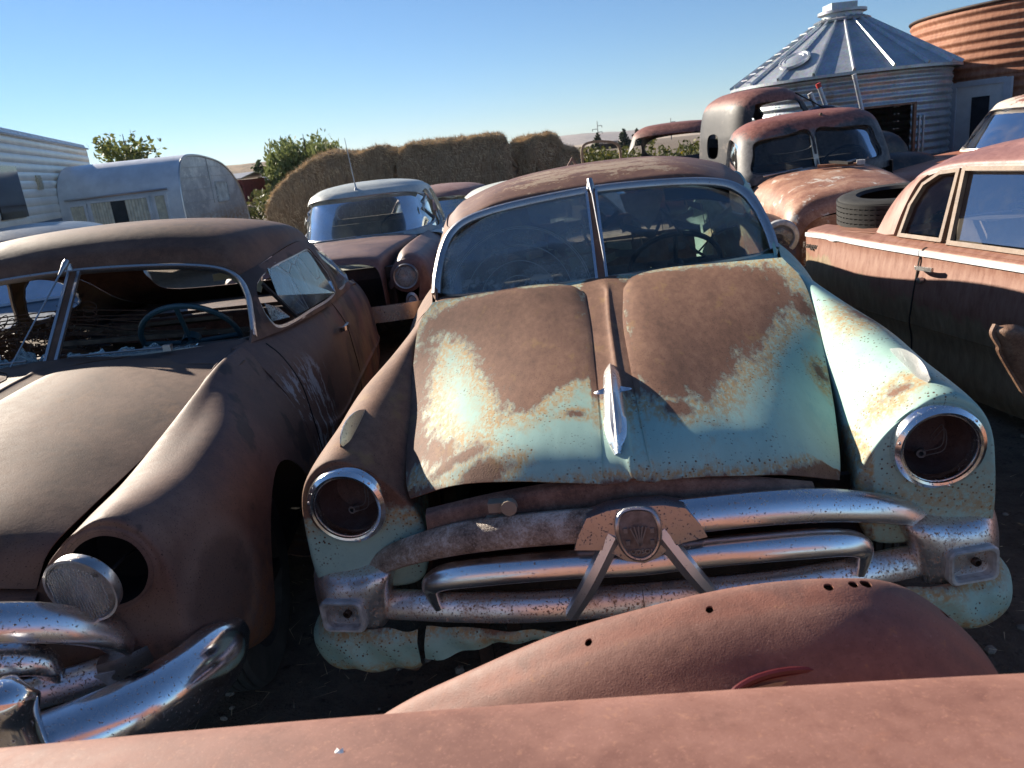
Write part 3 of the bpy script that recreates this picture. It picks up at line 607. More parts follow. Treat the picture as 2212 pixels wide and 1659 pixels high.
mk('badge_face', (np.vstack([loop, [cen]]), [(i, (i + 1) % 48, 48) for i in range(48)]), m_plain('badge_grey', (.17, .155, .15), .45, .3, .35, 60), emb, fix=False)
fan = [boxVF((0, 0, .028), (.0035, .003, .052), Matrix.Translation((.005, -.2175, -.085)) @ Matrix.Rotation(R(a), 4, 'Y')) for a in (-20, -10, 0, 10, 20)]
fan += [boxVF((x, -.217, z), (.009, .003, .012)) for x, z in ((-.025, -.04), (.036, -.045), (-.022, -.072), (.034, -.075))]
mk('badge_relief', fan, m_plain('badge_relief_grey', (.30, .29, .28), .4, .4), emb, smooth=False)
def text_mesh(name, s, size, M, mat, par, ext=.001):
    cu = bpy.data.curves.new(name, 'FONT'); cu.body = s; cu.size = size; cu.extrude = ext; cu.align_x = 'CENTER'
    o = bpy.data.objects.new(name, cu); COL.objects.link(o); bpy.context.view_layer.update()
    me = bpy.data.meshes.new_from_object(o.evaluated_get(bpy.context.evaluated_depsgraph_get())); bpy.data.objects.remove(o); bpy.data.curves.remove(cu)
    me.transform(M); me.materials.clear(); me.materials.append(mat); ob = bpy.data.objects.new(name, me); COL.objects.link(ob); ob.parent = par; return ob
text_mesh('badge_lettering', 'HUDSON', .0165, Matrix.Translation((.005, -.219, -.102)) @ Matrix.Rotation(R(90), 4, 'X'), m_plain('letter_metal', (.5, .49, .47), .35, .6), emb)
# corner castings and parking lamps
CP = [[(.655, .10, -.19), (.662, .03, -.185), (.70, .0, -.182), (.77, .01, -.195), (.85, .03, -.2), (.9, .09, -.21), (.91, .18, -.21)],
      [(.66, .08, -.205), (.664, -.03, -.198), (.70, -.052, -.198), (.77, -.04, -.214), (.86, -.015, -.216), (.915, .07, -.22), (.925, .17, -.22)],
      [(.68, .08, -.25), (.682, -.04, -.245), (.715, -.064, -.25), (.78, -.055, -.262), (.872, -.03, -.264), (.928, .07, -.265), (.935, .17, -.265)],
      [(.705, .08, -.345), (.706, -.035, -.348), (.735, -.055, -.352), (.80, -.048, -.352), (.882, -.022, -.352), (.93, .07, -.35), (.938, .17, -.35)]]
for s in (-1, 1):
    mk('lamp_housing', shellVF(grid(CP, 30, 50) * [s, 1, 1], .004, flip=(s > 0)), M_CHROMER if s > 0 else m_chrome('housing_chrome', .27, .34, .57, rcol=(.30, .17, .08)), T1)
    M = frame((s * .812, -.066, -.302), (s * .16, -1, .03))
    rr = lambda w, h, r, n=8: [(sx * (w - r) + r * math.cos(R(a)), sz * (h - r) + r * math.sin(R(a))) for sx, sz, a0 in ((1, 1, 0), (-1, 1, 90), (-1, -1, 180), (1, -1, 270)) for a in np.linspace(a0, a0 + 90, n)]
    A = [[(x, z, d) for x, z in rr(w, h, r)] for w, h, r, d in ((.063, .046, .02, -.03), (.064, .047, .02, .004), (.060, .043, .018, .010), (.054, .038, .018, .009), (.051, .035, .018, .0), (.048, .032, .017, -.014), (.03, .02, .012, -.022), (.002, .002, .001, -.023))]
    A = xf(M, np.array(A).reshape(-1, 3)).reshape(len(A), -1, 3); pl_ = mk('parking_lamp', surfVF(A[:5], closed=True), M_ALU, T1, ang=30); mk('lamp_bowl', surfVF(A[4:], closed=True), m_plain('bowl_grey_%d' % (s + 1), (.36, .355, .35), .45, .2, .5, 30), pl_)
    mk('lamp_socket', latheVF([(.011, -.02), (.011, .0), (.007, .002), (.006, -.012), (.001, -.014)], 14, M @ Matrix.Translation((.012, .004, 0))), M_UNDER, T1)
# backing panels behind the bars, and the dented lower pan
m_inner = m_rust('inner_panel_rust', (.03, .016, .012), (.075, .04, .028), (.12, .07, .05), 3)
mk('grille_backing', [boxVF((0, .10, -.25), (1.2, .02, .3)), boxVF((0, .0, -.215), (1.12, .16, .006)), boxVF((0, .02, -.118), (1.0, .14, .006))], m_inner, T1, smooth=False)
mk('radiator_shelf', shellVF(grid([[(x, y - .05 * (1 - (x / .6) ** 2), z - .08 * (x / .6) ** 2 - .04 * max(x, 0) / .42) for x in (-.53, -.3, 0, .22, .44)] for y, z in ((-.03, .045), (-.055, .03), (-.062, -.03), (-.05, -.06), (.03, -.08))], 20, 30), .004), m_rust('shelf_rust', (.10, .055, .04), (.19, .105, .075), (.27, .17, .125), 4), T1)
mk('hood_latch', [boxVF((-.33, -.10, .0), (.05, .03, .025)), latheVF([(.02, 0), (.02, .02), (.001, .022)], 12, frame((-.3, -.115, .005), (0, -1, 0))), boxVF((-.33, -.11, -.03), (.07, .03, .008))], m_plain('latch_dust', (.34, .27, .2), .9), T1, smooth=False)
def teal_pan(cols, rows, name='lower_pan'):
    G = grid([[c for c in r] for r in rows], 30, 60); w = np.sin(G[..., 0] * 23 + 1) * np.sin(G[..., 2] * 31) + .7 * np.sin(G[..., 0] * 51 + G[..., 2] * 40)
    G[..., 1] += .007 * w; G[..., 2] += .006 * np.sin(G[..., 0] * 17 + 2) + .003 * np.sin(G[..., 0] * 61)
    mk(name, shellVF(G, .003, flip=cols), M_TEALF, T1, attr=lambda P: np.maximum(np.clip(.66 - (P[:, 2] + .50) * 8, .12, .75), np.clip(.2 + (P[:, 2] + .38) * 9, 0, .6)))
LV = [[(.93, .16, -.35), (.925, .05, -.352), (.88, -.03, -.355), (.8, -.06, -.352), (.7, -.07, -.35), (.605, -.085, -.342)],
      [(.965, .16, -.40), (.955, .04, -.40), (.90, -.05, -.395), (.8, -.085, -.39), (.7, -.10, -.385), (.61, -.1, -.38)],
      [(.975, .17, -.45), (.955, .05, -.45), (.905, -.03, -.47), (.8, -.075, -.47), (.7, -.085, -.468), (.615, -.1, -.44)],
      [(.95, .17, -.49), (.92, .07, -.49), (.87, .0, -.497), (.78, -.04, -.495), (.66, -.05, -.50), (.62, -.07, -.47)]]
teal_pan(False, np.array(LV) * [-1, 1, 1]); teal_pan(True, np.array(LV) * [1, 1, 1])
MV = [[(.59, -.07, -.348), (.45, -.1, -.352), (.3, -.125, -.352), (0, -.135, -.352), (-.3, -.125, -.352), (-.45, -.1, -.35), (-.585, -.075, -.345)],
      [(.59, -.08, -.375), (.45, -.11, -.372), (.3, -.13, -.372), (0, -.14, -.372), (-.3, -.13, -.37), (-.45, -.115, -.375), (-.59, -.095, -.375)],
      [(.585, -.075, -.42), (.45, -.1, -.40), (.3, -.12, -.39), (0, -.13, -.39), (-.3, -.12, -.385), (-.43, -.105, -.405), (-.60, -.09, -.438)]]
teal_pan(False, MV)
for bx_ in (-.45, -.36, .36): mk('bumper_bracket', boxVF((bx_, .0, -.45), (.04, .02, .16)), M_UNDER, T1, smooth=False)
for s in (-1, 1):
    for y in (.78, 3.92): tyre(T1, (s * .74, y, -.46), axis=(s, 0, 0))
# cabin clutter: torn card, hanging liner, boards
def card(par, pts, mat, th=.004, name='torn_card'):
    P = np.array(pts, float); n = np.cross(P[1] - P[0], P[-1] - P[0]); n /= np.linalg.norm(n); k = len(P)
    V = np.vstack([P, P - n * th]); mk(name, (V, [tuple(range(k)), tuple(range(k, 2 * k))[::-1]] + [(i, (i + 1) % k, k + (i + 1) % k, k + i) for i in range(k)]), mat, par, smooth=False)
card(T1, [(.13, 1.9, .575), (.34, 1.92, .565), (.30, 1.9, .46), (.25, 1.9, .39), (.2, 1.89, .45), (.15, 1.89, .49)], M_CARD)
card(T1, [(-.30, 2.05, .29), (.06, 2.1, .305), (.06, 2.16, .285), (-.3, 2.1, .27)], M_CARD); card(T1, [(-.16, 2.1, .33), (.02, 2.12, .335), (.02, 2.12, .22), (-.14, 2.1, .2)], M_SEATPALE)
card(T1, [(-.44, 2.4, .5), (-.40, 2.4, .5), (-.38, 2.4, .44), (-.41, 2.4, .42)], M_SEATPALE)
for i in range(60):
    x, y, z = RNG.uniform(-.62, .66), RNG.uniform(1.95, 3.0), RNG.uniform(.2, .36); a, l = RNG.uniform(0, 3.1), RNG.uniform(.06, .26)
    card(T1, [(x, y, z), (x + l * math.cos(a), y + .03, z + l * math.sin(a) * .5), (x + l * math.cos(a), y + .05, z + l * math.sin(a) * .5 + .03), (x, y + .02, z + .04)], (M_CARD, M_WOOD, M_SEATPALE, M_CLOTH)[i % 4], .003, 'upholstery_scrap')
mk('sun_visor', shellVF(grid([[(.33, 1.86, .585), (.5, 1.85, .565), (.62, 1.83, .53)], [(.33, 1.8, .525), (.5, 1.8, .51), (.61, 1.78, .48)]], 8, 10), .012), m_plain('visor_black', (.012, .012, .012), .9), T1)
mk('dry_branch', [tubeVF([(.30, 1.7, .50), (.36, 1.66, .40), (.40, 1.6, .33), (.45, 1.55, .285)], .006, 6, 16), tubeVF([(.42, 1.57, .3), (.52, 1.66, .36), (.62, 1.7, .38)], .004, 6, 12)], M_WOOD, T1)

# ------------------------------------------------------------------ brown coupe on the left
M_BODY2 = M_RUSTC2
def m_side2():
    t = NT('side_rust_patches'); s = t.sep()
    n1 = t.noise(1.9, 7, .6, dist=.5); n2 = t.noise(22, 6, .65); n3 = t.noise(230, 3)
    k = t.math('ADD', t.math('MULTIPLY', n1, .6), t.math('MULTIPLY', n2, .4))
    c = t.ramp(k, [(.32, (.065, .036, .03)), (.5, (.13, .073, .056)), (.68, (.20, .12, .09))])
    low = t.sm(t.math('ADD', s[2], t.math('MULTIPLY', n1, .3)), .02, -.12)
    c = t.mix(t.math('MULTIPLY', low, t.sm(n2, .35, .6)), c, (.20, .095, .05))
    dk = t.sm(t.noise(2.4, 5, .6, t.map((1, 1, 1), (1, 2, 3))), .53, .57); c = t.mix(t.math('MULTIPLY', dk, .75), c, (.03, .024, .022))
    wh = t.math('MULTIPLY', t.sm(t.noise(9, 8, .75, t.map((1, 2.2, .8))), .52, .56), t.math('MULTIPLY', t.sm(s[1], 1.25, 1.42), t.sm(s[1], 1.95, 1.7))); c = t.mix(t.math('MULTIPLY', wh, t.sm(s[2], .17, .05)), c, (.42, .45, .47))
    och = t.math('MULTIPLY', t.sm(s[1], 1.9, 3.0), t.sm(t.noise(2.2, 6, .6), .42, .62)); c = t.mix(t.math('MULTIPLY', och, .6), c, (.24, .19, .10))
    d = t.math('ADD', t.math('SQRT', t.math('ADD', t.math('POWER', t.math('SUBTRACT', s[1], .16), 2.0), t.math('POWER', t.math('ADD', s[2], .16), 2.0))), t.math('MULTIPLY_ADD', n2, .05, t.math('MULTIPLY', n1, .12)))
    c = t.mix(t.math('MULTIPLY', t.sm(d, .30, .24), .22), c, (.34, .26, .21)); c = t.mix(t.math('MULTIPLY', t.sm(d, .245, .2), .5), c, (.075, .042, .032))
    c = t.mix(t.sm(n3, .58, .72), c, (.03, .018, .014)); t.bump(t.math('ADD', n2, t.math('MULTIPLY', n3, .5)), .0012)
    return t.fin(c, t.math('MULTIPLY_ADD', n2, .3, .5), 0, .32)
M_SIDE2 = m_side2()
T2 = thing('vintage_coupe', 'dark brown rusted vintage coupe at left with smashed windscreen and dangling headlight', 'car', pose(3.3, .5, (-1.72, 1.56, .80), -2.4))
OUT2 = [(.585, -.01, -.02), (.602, .05, .045), (.626, .2, .074), (.655, .42, .10), (.705, .68, .145), (.765, 1.0, .205), (.79, 1.24, .225)]
G2X, G2Z = 1.04, .965
hudson(T2, dict(hood=sym_hood(OUT2), hoodmat=M_BODY2, fender=M_SIDE2, side=M_SIDE2, roof=M_BODY2, gx=G2X, gz=G2Z, bulge=.010, crown=.09, gutup=.05, flare=.03, cowl_f=True,
    windows=[[(1.68, .30), (1.68, .40), (1.78, .48), (1.97, .53), (2.3, .56), (2.66, .57), (2.77, .53), (2.89, .33), (2.8, .275), (2.2, .275), (1.8, .27)], [(3.02, .29), (2.95, .42), (2.93, .53), (3.03, .54), (3.25, .495), (3.45, .41), (3.56, .32), (3.45, .275), (3.2, .265)]],
    trim=M_STEEL, dash=m_plain('dash_brown', (.05, .04, .035), .8), seat=M_SPRING, wheelmat=M_BLUEPL, swheel=(.40, 1.86, .24)))
windscreen(T2, G2X, G2Z, M_STEEL, None, None, w=.010, div=M_BODY2)
aerial(T2, np.array((-.01, 1.72, .632)), np.array((-.13, 1.36, .28)))
# jagged remains of the windscreen along the sill
def shards(s, x0, x1, h, nm='broken_glass'):
    n = 26; xs = np.linspace(x0, x1, n); b = cr(np.array(WS['bot']) * [G2X, 1, G2Z], 200)
    V, F = [], []
    for i, x in enumerate(xs):
        p = b[np.argmin(np.abs(b[:, 0] - x))]; hh = h * (.55 + .25 * math.sin(i * .9 + x0 * 9) + .16 * math.sin(i * 2.3) + .14 * RNG.random())
        V += [p + [0, .004, .004], p + [0, .004 + hh * .72, .004 + hh * .74]]
    F = [(2 * i, 2 * i + 2, 2 * i + 3, 2 * i + 1) for i in range(n - 1)]
    V = np.array(V); V2 = V + [0, -.003, .003]; k = len(V)
    mk(nm, (np.vstack([V, V2]), F + [tuple(j + k for j in f[::-1]) for f in F] + [(2 * i + 1, 2 * i + 3, 2 * i + 3 + k, 2 * i + 1 + k) for i in range(n - 1)]), M_SHATTER, T2, smooth=False)
shards(1, .05, .42, .045); shards(1, .42, .55, .018); shards(-1, -.5, -.04, .085)
def pane_shard(pts, nm='broken_glass'): card(T2, pts, M_SHATTER, .003, nm)
pane_shard([(.82, 1.64, .31), (.80, 1.64, .39), (.83, 1.72, .36), (.86, 1.8, .30)])
card(T2, [(.865, 1.95, .285), (.925, 2.78, .28), (.90, 2.86, .34), (.81, 2.72, .56), (.775, 2.2, .555), (.765, 1.95, .515), (.82, 1.82, .40)], M_CRACKED, .003, 'door_glass')
card(T2, [(.92, 2.98, .28), (.92, 3.45, .28), (.90, 3.52, .32), (.85, 3.4, .41), (.82, 3.22, .49), (.80, 3.02, .53), (.80, 2.95, .52)], M_CRACKED, .003, 'quarter_glass')
card(T2, [(.875, 1.9, .285), (.875, 1.93, .285), (.79, 1.74, .47), (.79, 1.72, .465)], M_DARK, .012, 'vent_bar')
for x0, x1, zz in ((.46, .08, .0), (-.55, -.08, .0)):
    mk('wiper', [rodVF((x0 * 1.0, 1.40, .285), (x1, 1.385, .292), .004), boxVF((x0, 1.39, .285), (.03, .03, .025))], M_STEEL, T2)
# dangling headlamp and empty socket
for s in (-1, 1):
    M = frame((s * .75, .0, 0), (0, -1, 0))
    mk('lamp_socket', latheVF([(.106, .002), (.1, .006), (.094, .0), (.09, -.05), (.08, -.12), (.03, -.14), (.001, -.142)], 36, M), M_DARK, T2)
hl = (.725, -.075, .0); hd = (-.22, -.95, -.2)
rim = headlamp(T2, hl, hd, r=.078, bezel=.083, mb=M_STEEL, zs=.5)
M = frame(hl, hd); mk('lamp_shell', latheVF([(.08, -.012), (.077, -.02), (.05, -.04), (.02, -.05), (.001, -.052)], 32, M), M_STEEL, T2)
mk('lens_fluting', [boxVF((x, 0, .021 - .8 * x * x), (.0018, 2 * math.sqrt(max(.0052 - x * x, 1e-5)), .002), M) for x in np.linspace(-.065, .065, 19)], M_LENS, T2, smooth=False)
mk('lamp_wire', tubeVF([(.74, -.06, .02), (.75, -.02, .0), (.77, .04, .01), (.77, .1, .0)], .004, 6, 16), M_DARK, T2)
# grille bars, marker lamp, bumper
U2 = np.array([(0, -.22, .02), (.4, -.2, .012), (.58, -.165, -.012), (.68, -.115, -.06), (.74, -.05, -.135), (.755, -.015, -.185)])
I2 = np.array([(0, -.19, -.10), (.4, -.175, -.10), (.55, -.14, -.115), (.615, -.10, -.155), (.625, -.08, -.205)])
L2 = np.array([(0, -.16, -.225), (.4, -.14, -.225), (.62, -.09, -.228), (.75, -.02, -.235)])
for s in (-1, 1):
    mk('upper_grille_bar', sweepVF(U2 * [s, 1, 1], [(a * .034 * s, b * .04) for a, b in bar], 36, sc=[1, 1, 1, 1, .9, .8]), M_CHROMEP, T2)
    mk('centre_grille_bar', sweepVF(I2 * [s, 1, 1], [(a * .03 * s, b * .034) for a, b in bar], 30, sc=[1, 1, 1, .9, .7]), m_chrome('grille_chrome_%d' % (s + 1), .12, .2, .56), T2)
    mk('lower_grille_bar', sweepVF(L2 * [s, 1, 1], [(a * .03 * s, b * .034) for a, b in bar], 24), M_CHROMER, T2)
    P = np.array([(.70, -.05, -.235), (.745, -.035, -.235), (.80, .04, -.235), (.85, .14, -.235)]) * [s, 1, 1]
    mk('marker_lamp', sweepVF(P, [(-.02 * s, -.038), (.02 * s, -.038), (.026 * s, 0), (.02 * s, .038), (-.02 * s, .038)], 20, sc=[(1, .95), (1, 1), (.9, .75), (.3, .25)]), M_STEEL, T2)
    mk('marker_recess', sweepVF(P[:3] + np.array([-.002, -.024, -.004]) * [s, 1, 1], [(-.004, -.024), (.004, -.024), (.004, .02), (-.004, .02)], 10), M_ALU, T2)
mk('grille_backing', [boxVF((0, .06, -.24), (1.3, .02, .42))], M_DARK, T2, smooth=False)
fe_ = np.concatenate([np.array(sym_hood(OUT2)['L']['front'])[::-1], np.array(sym_hood(OUT2)['R']['front'])])
mk('nose_panel', shellVF(grid([fe_ + [0, dy, dz] for dy, dz in ((.02, -.004), (-.012, -.018), (-.012, -.045), (.04, -.07), (.14, -.3), (.16, -.42))], 20, 40), .004), M_SIDE2, T2)
BP = np.array([(0, -.40, -.25), (.3, -.39, -.25), (.6, -.345, -.25), (.8, -.25, -.252), (.905, -.12, -.262), (.945, .03, -.28), (.95, .16, -.295)])
BP = np.concatenate([(BP * [-1, 1, 1])[::-1], BP[1:]])
mk('bumper', sweepVF(BP, [(.075 * math.cos(R(a)) - .02, .088 * math.sin(R(a))) for a in range(-100, 101, 20)] + [(-.034, .06), (-.034, -.06)], 90, sc=[.55, .95] + [1] * 9 + [.95, .55]), M_CHROME, T2)
for s in (-1, 1):
    c = np.array((s * .705, -.345, 0)); gd = mk('bumper_guard', sweepVF([c + [0, .03, -.36], c + [0, -.03, -.30], c + [0, -.045, -.2], c + [0, -.035, -.11], c + [0, -.025, -.06], c + [0, -.0, -.035]], circ(1, 14), 30, up=(0, -1, 0), sc=[(.05, .03), (.06, .04), (.058, .045), (.046, .05), (.05, .056), (.012, .012)]), M_CHROME, T2)
for s in (-1, 1):
    for y in (.78, 3.92): tyre(T2, (s * .76, y, -.46), axis=(s, 0, 0), mat=m_plain('dusty_tyre', (.05, .046, .042), .9, 0, .4, 10) if s > 0 and y < 1 else None)
dh = np.array([(.975, 2.42, .118), (.998, 2.45, .122), (1.0, 2.56, .122), (.99, 2.62, .118)])
for s in (-1, 1): mk('door_handle', sweepVF(dh * [s, 1, 1], [(-.008, -.012), (.008, -.012), (.008, .012), (-.008, .012)], 14), M_CHROME, T2)
mk('trunk_seam', [], M_DARK, T2) if 0 else None
# panel gaps: door edge
for y in (1.345, 2.78):
    pts = [(.85, y - .0, .268), (.903, y + .004, .207), (.958, y + .004, .092), (.979, y + .02, -.055), (.992, y + .03, -.185), (.99, y + .03, -.26), (.984, y + .03, -.42)]
    mk('door_gap', sweepVF(np.array(pts) + [.0015, 0, 0], [(-.003, -.002), (.003, -.002), (.003, .002), (-.003, .002)], 24, up=(1, 0, .3)), M_DARK, T2)
# junk in the cabin: weathered boards and bed springs
for i in range(15):
    x, y, z = RNG.uniform(-.35, .45), RNG.uniform(1.95, 2.5), .05 + .016 * i + RNG.uniform(-.02, .02); a = R(RNG.uniform(-35, 20)); l = RNG.uniform(.5, 1.0)
    mk('board', boxVF((0, 0, 0), (l, .09, .018), Matrix.Translation((x, y, z)) @ Matrix.Rotation(a, 4, 'Z') @ Matrix.Rotation(R(RNG.uniform(-10, 14)), 4, 'Y') @ Matrix.Rotation(R(RNG.uniform(-30, 10)), 4, 'X')), M_WOOD, T2, smooth=False)
for k in range(34):
    x, y, z = RNG.uniform(-.72, -.0), RNG.uniform(1.85, 2.15), RNG.uniform(.18, .42)
    th = np.linspace(0, 7 * math.pi, 44); r = .028; h = .1
    ax = Matrix.Translation((x, y, z)) @ Matrix.Rotation(R(RNG.uniform(-60, 60)), 4, 'Y') @ Matrix.Rotation(R(RNG.uniform(-40, 40)), 4, 'X')
    mk('seat_spring', tubeVF(xf(ax, np.stack([r * np.cos(th), r * np.sin(th), h * th / th[-1] - h / 2], 1)), .0022, 4, 44, raw=True), M_SPRING, T2)
for k in range(12):
    z = .2 + .02 * k; mk('spring_wire', tubeVF([(-.8, 2.0 + .02 * (k % 4), z + RNG.uniform(-.03, .03)), (-.5, 1.95, z + RNG.uniform(-.05, .05)), (-.2, 1.98, z + RNG.uniform(-.04, .04)), (.15, 2.05, z - .05)], .003, 5, 24), M_SPRING, T2)
card(T2, [(.42, 2.3, .53), (.47, 2.3, .545), (.64, 2.35, .42), (.62, 2.35, .37), (.52, 2.32, .43)], M_SEATPALE, .01, 'trim_strip')
card(T2, [(.2, 3.0, .44), (.72, 2.9, .5), (.72, 2.9, .43), (.2, 3.0, .40)], M_SEATPALE, .01, 'trim_strip')

# ------------------------------------------------------------------ generic pieces for the cars further back
def ring(xh, yf, yr, z, ex=3.2, n=40, zf=0, zr=0, xr=None):
    yc, yh = (yf + yr) / 2, (yr - yf) / 2; P = []
    for i in range(n):
        a = 2 * math.pi * i / n; c, s = math.cos(a), math.sin(a)
        u, v = math.copysign(abs(c) ** (2 / ex), c), math.copysign(abs(s) ** (2 / ex), s)
        k = (v + 1) / 2; xx = xh if xr is None else xh * (1 - k) + xr * k
        P.append((xx * u, yc + yh * v, z + zf * (1 - k) + zr * k))
    return P
def dome(rings, n=56, m=64): return grid(np.array(rings, float), n, m, closed=True)
def glass_in(par, G, poly, axis, mat, nm='window_glass', lo=-9, hi=9, off=.012):
    """a pane following surface G behind the opening poly, its rim buried in the frame"""
    ax = {'x': 0, 'y': 1}[axis]; oth = [1, 2] if ax == 0 else [0, 2]
    H = np.swapaxes(cr(np.swapaxes(cr(G, 170), 0, 1), 170, True), 0, 1)
    du = np.gradient(H, axis=0); dv = np.roll(H, -1, 1) - np.roll(H, 1, 1); n = np.cross(du, dv); n /= np.linalg.norm(n, axis=2, keepdims=True) + 1e-12
    c0 = H.reshape(-1, 3).mean(0); sgn = np.sign(((H - c0) * n).sum(2)); H = H - n * off * np.where(sgn == 0, 1, sgn)[..., None]
    M, N = H.shape[:2]; fl = H.reshape(-1, 3); pl = np.array(rpoly(poly, 40))
    ok = (inpoly(fl[:, oth], pl, .05) > .5 - .16) & (fl[:, ax] > lo) & (fl[:, ax] < hi); ok = ok.reshape(M, N)
    F = [(a * N + b, (a + 1) * N + b, (a + 1) * N + (b + 1) % N, a * N + (b + 1) % N) for a in range(M - 1) for b in range(N) if ok[a, b] and ok[a + 1, b] and ok[a + 1, (b + 1) % N] and ok[a, (b + 1) % N]]
    u = sorted({k for f in F for k in f}); ix = {k: q for q, k in enumerate(u)}
    return mk(nm, (fl[u], [tuple(ix[k] for k in f) for f in F]), mat, par, fix=False)
def on_surf(G, poly, n, hi):
    fl = G.reshape(-1, 3); fl = fl[fl[:, 1] < hi]; return np.array([(x, fl[np.argmin((fl[:, 0] - x) ** 2 + (fl[:, 2] - z) ** 2), 1] - .002, z) for x, z in rpoly(poly, n)])
def cuts_of(polys, axis, lo, hi): return [prismVF(rpoly(p, 36), axis, lo, hi) for p in polys]
def body(par, secs, mat, nu=60, nv=50, name='body', th=.004, cut=(), attr=None):
    C = []
    for y, pts in secs:
        pts = [(x, y if len(p) < 3 else y + p[2], p[1]) for p in pts for x in (p[0],)]
        C.append([(-x, yy, z) for x, yy, z in pts[::-1]] + pts[(1 if pts[0][0] == 0 else 0):])
    return mk(name, shellVF(grid(C, nu, nv), th, flip=True), mat, par, cut=cut, attr=attr)

# ---- pale roofed fifties sedan behind, rust-brown nose
M_PALEROOF = m_rust('pale_blue_roof', (.32, .35, .34), (.44, .475, .455), (.52, .54, .50), 1.2, rough=.45, bump=.0004, ochre=(.30, .19, .09), och=(.62, .7))
M_BROWN3 = m_rust('purple_brown_rust', (.10, .058, .05), (.17, .10, .085), (.23, .14, .11), 1.2, rough=.5, ochre=(.26, .16, .08), och=(.55, .75))
T3 = thing('vintage_sedan', 'fifties sedan with pale blue roof, radio aerial and brown bonnet, parked behind the coupe', 'car', pose(-2.2, -.9, (-1.5, 6.6, 0), -2.0))
body(T3, [(-.12, [(0, .86), (.25, .855), (.42, .83), (.5, .76), (.52, .5), (.52, .4)]), (.0, [(0, .93), (.28, .925), (.46, .90), (.52, .86), (.53, .7), (.53, .4)]), (.6, [(0, .975), (.3, .97), (.52, .95), (.58, .9), (.58, .7), (.58, .4)]), (1.4, [(0, .985), (.35, .985), (.6, .97), (.66, .92), (.66, .7), (.66, .4)])], M_BROWN3, name='hood')
FG = []
for y, T, O, B, I in ((-.03, (.72, .84), (.86, .7), (.82, .42), (.56, .6)), (.06, (.72, .89), (.9, .70), (.9, .4), (.54, .68)), (.4, (.72, .915), (.92, .70), (.92, .38), (.56, .8)), (1.0, (.74, .935), (.925, .70), (.925, .36), (.62, .88)), (1.75, (.76, .95), (.93, .70), (.93, .36), (.68, .92))):
    m = lambda a, b, k=.12: ((a[0] + b[0]) / 2 + k * (a[0] + b[0] - 1.46) / 2, (a[1] + b[1]) / 2 + .03)
    FG.append([(p[0], y, p[1]) for p in (I, ((I[0] + T[0]) / 2, (I[1] + T[1]) / 2 + .03), T, ((T[0] + O[0]) / 2 + .04, (T[1] + O[1]) / 2 + .04), O, ((O[0] + B[0]) / 2 + .01, (O[1] + B[1]) / 2), B)])
FG0 = [[(.71 + .0 * p[0] + (p[0] - .71) * .72, -.055, .69 + (p[2] - .69) * .72) for p in FG[0]]]
for s in (-1, 1):
    mk('front_fender', shellVF(grid(FG0 + FG, 50, 40) * [s, 1, 1], .006, flip=(s < 0)), M_BROWN3, T3)
    mk('fender_face', latheVF([(.14, .0), (.1, .012), (.09, .012)], 32, frame((s * .715, -.05, .70), (0, -1, 0))), M_BROWN3, T3)
    headlamp(T3, (s * .715, -.085, .70), (0, -1, 0), r=.092, bezel=.108, mb=M_STEEL)
    mk('parking_lamp', [latheVF([(.07, 0), (.07, .015), (.05, .02), (.04, .005), (.001, .003)], 20, frame((s * .74, -.09, .48), (0, -1, 0)) @ Matrix.Diagonal((.8, 1.2, 1, 1)))], M_STEEL, T3)
    sd3 = [[(s * x, y, z + dz) for x, z in ((.76, .955), (.88, .92), (.93, .78), (.925, .6), (.92, .36))] for y, dz in ((1.7, 0), (2.5, 0), (3.4, -.02), (4.2, -.03), (4.7, -.06))]
    mk('side_panel', shellVF(grid(sd3, 30, 30), .004, flip=(s < 0)), M_PALEROOF, T3)
    tyre(T3, (s * .74, .75, .34), .34, axis=(s, 0, 0))
    mk('fender_script', boxVF((s * .93, .75, .80), (.012, .30, .02)), M_CHROMER, T3, smooth=False)
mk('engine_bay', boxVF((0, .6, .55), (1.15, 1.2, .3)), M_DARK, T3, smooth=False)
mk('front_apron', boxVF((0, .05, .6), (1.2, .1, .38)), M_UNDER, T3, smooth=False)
mk('bumper', sweepVF([(-.95, .1, .42), (-.8, -.12, .42), (-.4, -.2, .42), (0, -.22, .42), (.4, -.2, .42), (.8, -.12, .42), (.95, .1, .42)], [(-.03, -.07), (.03, -.07), (.03, .07), (-.03, .07)], 40), M_CHROMEP, T3)
g3 = dome([ring(.78, 1.55, 4.1, .93), ring(.765, 1.62, 4.08, 1.0), ring(.70, 1.78, 3.9, 1.24, zf=0), ring(.645, 1.9, 3.72, 1.40), ring(.60, 1.98, 3.62, 1.455, ex=2.8), ring(.5, 2.12, 3.5, 1.50, ex=2.6), ring(.26, 2.45, 3.2, 1.535, ex=2.3), ring(.02, 2.8, 2.9, 1.54, ex=2)])
ws3 = [(-.70, 1.01), (-.66, 1.2), (-.60, 1.385), (0, 1.405), (.60, 1.385), (.66, 1.2), (.70, 1.01), (0, .985)]
sw3 = [[(2.06, 1.02), (2.12, 1.22), (2.25, 1.37), (2.62, 1.38), (2.66, 1.02)], [(2.74, 1.02), (2.74, 1.38), (3.2, 1.37), (3.42, 1.2), (3.5, 1.02)]]
mk('cabin', shellVF(g3, .03, closed=True), M_PALEROOF, T3, cut=cuts_of([ws3], 'y', .5, 2.35) + cuts_of([[(-.55, 1.08), (-.5, 1.36), (.5, 1.36), (.55, 1.08)]], 'y', 3.2, 5) + cuts_of(sw3, 'x', -2, 2))
M_WS3 = m_glass('hazy_windscreen', (.6, .64, .62), .6, (.36, .36, .30), .08, 1.6, .4, .75)
